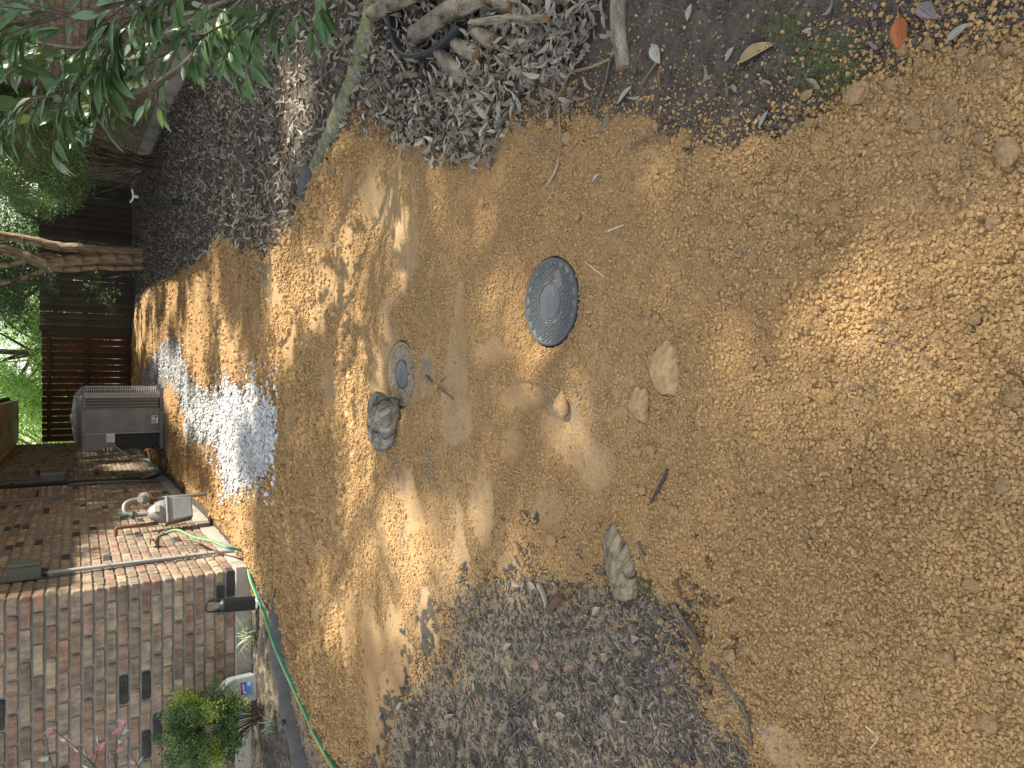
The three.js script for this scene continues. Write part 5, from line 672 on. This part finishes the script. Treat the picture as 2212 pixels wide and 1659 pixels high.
  stuffInst('soil_crumbs', lump(1, 1, 0.3, 61, 1, 0.8, 0.9, 1.8), std(0xffffff, 1), ds, null, 'dark crumbs of soil and bark on the bare ground', 'soil');
  const ch = []; for (let k = 0; k < 9000; k++) { const p = spot(545 + q() * 1080, 1225 + q() * 500); if (!inside(MULCH, p.x, p.z)) continue; const g = ground(p.x, p.z), L = 0.006 + 0.022 * q() * q(), v = 0.06 + q() * q() * 0.26; ch.push({ p: V3(p.x, g.y + 0.003, p.z), q: Q((q() - 0.5) * 0.7, q() * 6.28, (q() - 0.5) * 0.7), s: V3(0.0012 + q() * 0.003, 0.001 + q() * 0.002, L), c: rgb(v, v * 0.82, v * 0.66) }); }
  stuffInst('mulch_chips', lump(1, 1, 0.35, 62, 1, 1, 1, 1.4), std(0xffffff, 1), ch, null, 'dark shredded mulch chips left of the sand', 'mulch');
}
{ // lumps of dug sand farther back
  const q = rng(351), l = []; for (let k = 0; k < 90000 && l.length < 42000; k++) { const D = 3.2 + q() * 12, x = -2.6 + q() * 6, z = -D, sd = sdist(SAND, x, z); if (sd < 0.02 || sdist(GRAVEL, x, z) > -0.04 || x < CORNER_X + 0.06 && D > 5.6) continue; if (q() > 0.45 + fbm(x * 1.2, z * 3, 3, 43) * 1.6) continue; const r = 0.005 + 0.016 * Math.pow(q(), 3.5), v = 0.85 + q() * 0.3, y = hgt(x, z); l.push({ p: V3(x, y + r * 0.1, z), q: Q(q() * 6, q() * 6, q() * 6), s: V3(r, r, r), c: rgb(0.4 * v, 0.245 * v, 0.107 * v) }); }
  stuffInst('sand_lumps', lump(1, 1, 0.7, 63, 1.1, 0.8, 0.9, 2.4), std(0xffffff, 1), l, null, 'small lumps of dug sand over the far yard', 'sand lumps');
}
{ // white stones of the drain bed
  const q = rng(401), gs = [...Array(6)].map((_, i) => lump(1, 2, 0.4, 70 + i, 1, 0.6, 0.78, 1.2)), mats = [[0.72, 0.72, 0.71], [0.6, 0.6, 0.6], [0.78, 0.77, 0.74], [0.45, 0.45, 0.46]].map(c => std(rgb(...c), 0.85, { map: mottle })), all = [];
  for (let k = 0; k < 60000 && all.length < 14000; k++) { const p = spot(300 + q() * 320, 720 + q() * 370), d = sdist(GRAVEL, p.x, p.z) + fbm(p.x * 3.1, p.z * 3.1, 3, 4) * 0.09; if (d < -0.03 && q() > Math.exp(d / 0.09) * 0.35) continue; const sp = vn(p.x * 5, p.z * 5, 17); if (q() > 0.55 + (d < 0.12 ? sp * 0.4 : 0.4)) continue; const r = 0.0085 + 0.013 * q() * q(); all.push({ p: V3(p.x, hgt(p.x, p.z) + 0.004 + q() * 0.014, p.z), r, d: -p.z }); }
  const order = all.slice().sort((a, b) => a.d / a.r - b.d / b.r), rest = [];
  order.forEach((e, i) => { const rot = new THREE.Euler((q() - 0.5) * 1.2, q() * 6.28, (q() - 0.5) * 1.2); if (i < 300) { const m = solo('white_stone', gs[i % 6], mats[Math.floor(q() * 3.3)], 'white rounded pebble in the stone drain bed', 'pebble', e.p, 'white pebbles of the drain bed'); m.scale.setScalar(e.r * 1.15); m.rotation.copy(rot); } else { const v = 0.42 + q() * 0.33; rest.push({ p: e.p, q: new THREE.Quaternion().setFromEuler(rot), s: V3(e.r, e.r, e.r), c: rgb(v, v, v * 0.98) }); } });
  stuffInst('white_gravel', gs[0], std(0xffffff, 0.85, { map: mottle }), rest, null, 'bed of small white stones running from the air conditioner', 'gravel'); console.log('stones', all.length);
}
{ // dead leaves
  const q = rng(501), cols = [[0.29, 0.262, 0.215], [0.24, 0.21, 0.168], [0.185, 0.15, 0.115], [0.37, 0.34, 0.285], [0.21, 0.152, 0.11], [0.27, 0.24, 0.195]], vs = [0, 1, 2, 3].map(k => leafGeo(0.062 + k * 0.006, 0.0155 + (k % 2) * 0.006, 0.45 + k * 0.15, 0.3 + k * 0.3, 2, 5)), mats = cols.map(c => std(rgb(...c), 0.85, { map: mottle, side: THREE.DoubleSide })), all = [];
  const put = (p, sc, lift) => { const g = hgt(p.x, p.z), e = new THREE.Euler((q() - 0.5) * 0.9, q() * 6.28, (q() - 0.5) * 1.3 + (q() < 0.4 ? Math.PI : 0), 'YXZ'); all.push({ p: V3(p.x, g + 0.006 + q() * lift, p.z), e, s: sc, D: -p.z, sort: -p.z + Math.abs(p.x) * 0.3 - q() * 0.8 }); };
  for (let k = 0; k < 60000 && all.length < 15500; k++) { const D = 2.9 + 16 * Math.pow(q(), 1.35), p = V3(0.3 + q() * 5.2, 0, -D); const d = sdist(LITTER, p.x, p.z) + fbm(p.x * 3, p.z * 3, 3, 4) * 0.12; if (d < 0 && q() > Math.exp(d / 0.1) * 0.5) continue; put(p, 0.6 + q() * 0.55, 0.022); }
  const n1 = all.length; for (let k = 0; k < 4800; k++) { const p = spot(790 + q() * 560, -60 + q() * 420), d = sdist(ROOTS, p.x, p.z) + fbm(p.x * 4, p.z * 4, 3, 4) * 0.1; if (d < 0 && q() > Math.exp(d / 0.05) * 0.3) continue; put(p, 0.42 + q() * 0.45, 0.03); }
  for (let k = 0; k < 16; k++) { const p = spot(1250 + q() * 900, -40 + q() * 260); if (ground(p.x, p.z).sd < 0) put(p, 0.35 + q() * 0.3, 0.006); }
  for (let k = 0; k < 70; k++) { const p = spot(560 + q() * 1000, 1240 + q() * 460); if (inside(MULCH, p.x, p.z)) put(p, 0.3 + q() * 0.4, 0.01); }
  const order = all.slice().sort((a, b) => a.sort - b.sort), rest = [];
  order.forEach((e, i) => { const c = Math.floor(q() * 6), k = Math.floor(q() * 4); if (i < 300) { const m = solo('dead_leaf', vs[k], mats[c], 'dry grey brown fallen leaf in the leaf litter', 'leaf', e.p, 'fallen leaves of the litter'); m.rotation.copy(e.e); m.scale.setScalar(e.s); } else { const v = 0.5 + q() * 0.7; rest.push({ p: e.p, q: new THREE.Quaternion().setFromEuler(e.e), s: V3(e.s * (0.8 + q() * 0.5), e.s, e.s), c: rgb(cols[c][0] * v, cols[c][1] * v * 0.98, cols[c][2] * v * 0.94) }); } });
  const half = [[], []]; rest.forEach((e, i) => half[i & 1].push(e)); const m = std(0xffffff, 0.85, { side: THREE.DoubleSide });
  stuffInst('leaf_litter', vs[1], m, half[0], null, 'thick litter of dead grey brown leaves right of the sand', 'leaf litter'); stuffInst('leaf_litter', vs[3], m, half[1], null, 'curled dead leaves mixed through the litter right of the sand', 'leaf litter'); console.log('leaves', all.length, n1);
  const mg = clumpGeo(16, 0.016, 0.009, 0.0022, 19), ml = []; for (const [a, b, ra, rb, n] of [[1790, 140, 75, 75, 420], [1700, 60, 50, 50, 120], [1395, 1258, 25, 22, 150], [1030, 1495, 12, 18, 60], [430, 330, 14, 50, 120], [390, 280, 10, 40, 90], [460, 200, 20, 40, 80], [700, 240, 8, 20, 30], [300, 640, 12, 20, 60], [362, 1010, 10, 12, 50]]) for (let k = 0; k < n; k++) { const p = spot(a + (q() + q() - 1) * ra, b + (q() + q() - 1) * rb); ml.push({ p: V3(p.x, hgt(p.x, p.z) + 0.002, p.z), q: Q(q() * 0.6, q() * 6, q() * 0.6), s: V3(1, 0.4, 1).multiplyScalar((0.3 + q() * 0.5) * (a < 700 ? 3 : 1)), c: tint([0.09, 0.105, 0.04], 0.6) }); }
  stuffInst('moss', mg, std(0xffffff, 1, { side: THREE.DoubleSide }), ml, null, 'patches of low green moss on the dark soil', 'moss');
}

const renderer = new THREE.WebGLRenderer({ antialias: true });
renderer.setSize(1024, 768);
renderer.shadowMap.enabled = true;
renderer.toneMapping = THREE.LinearToneMapping;
renderer.toneMappingExposure = EXPOSURE;
renderer.render(scene, camera);
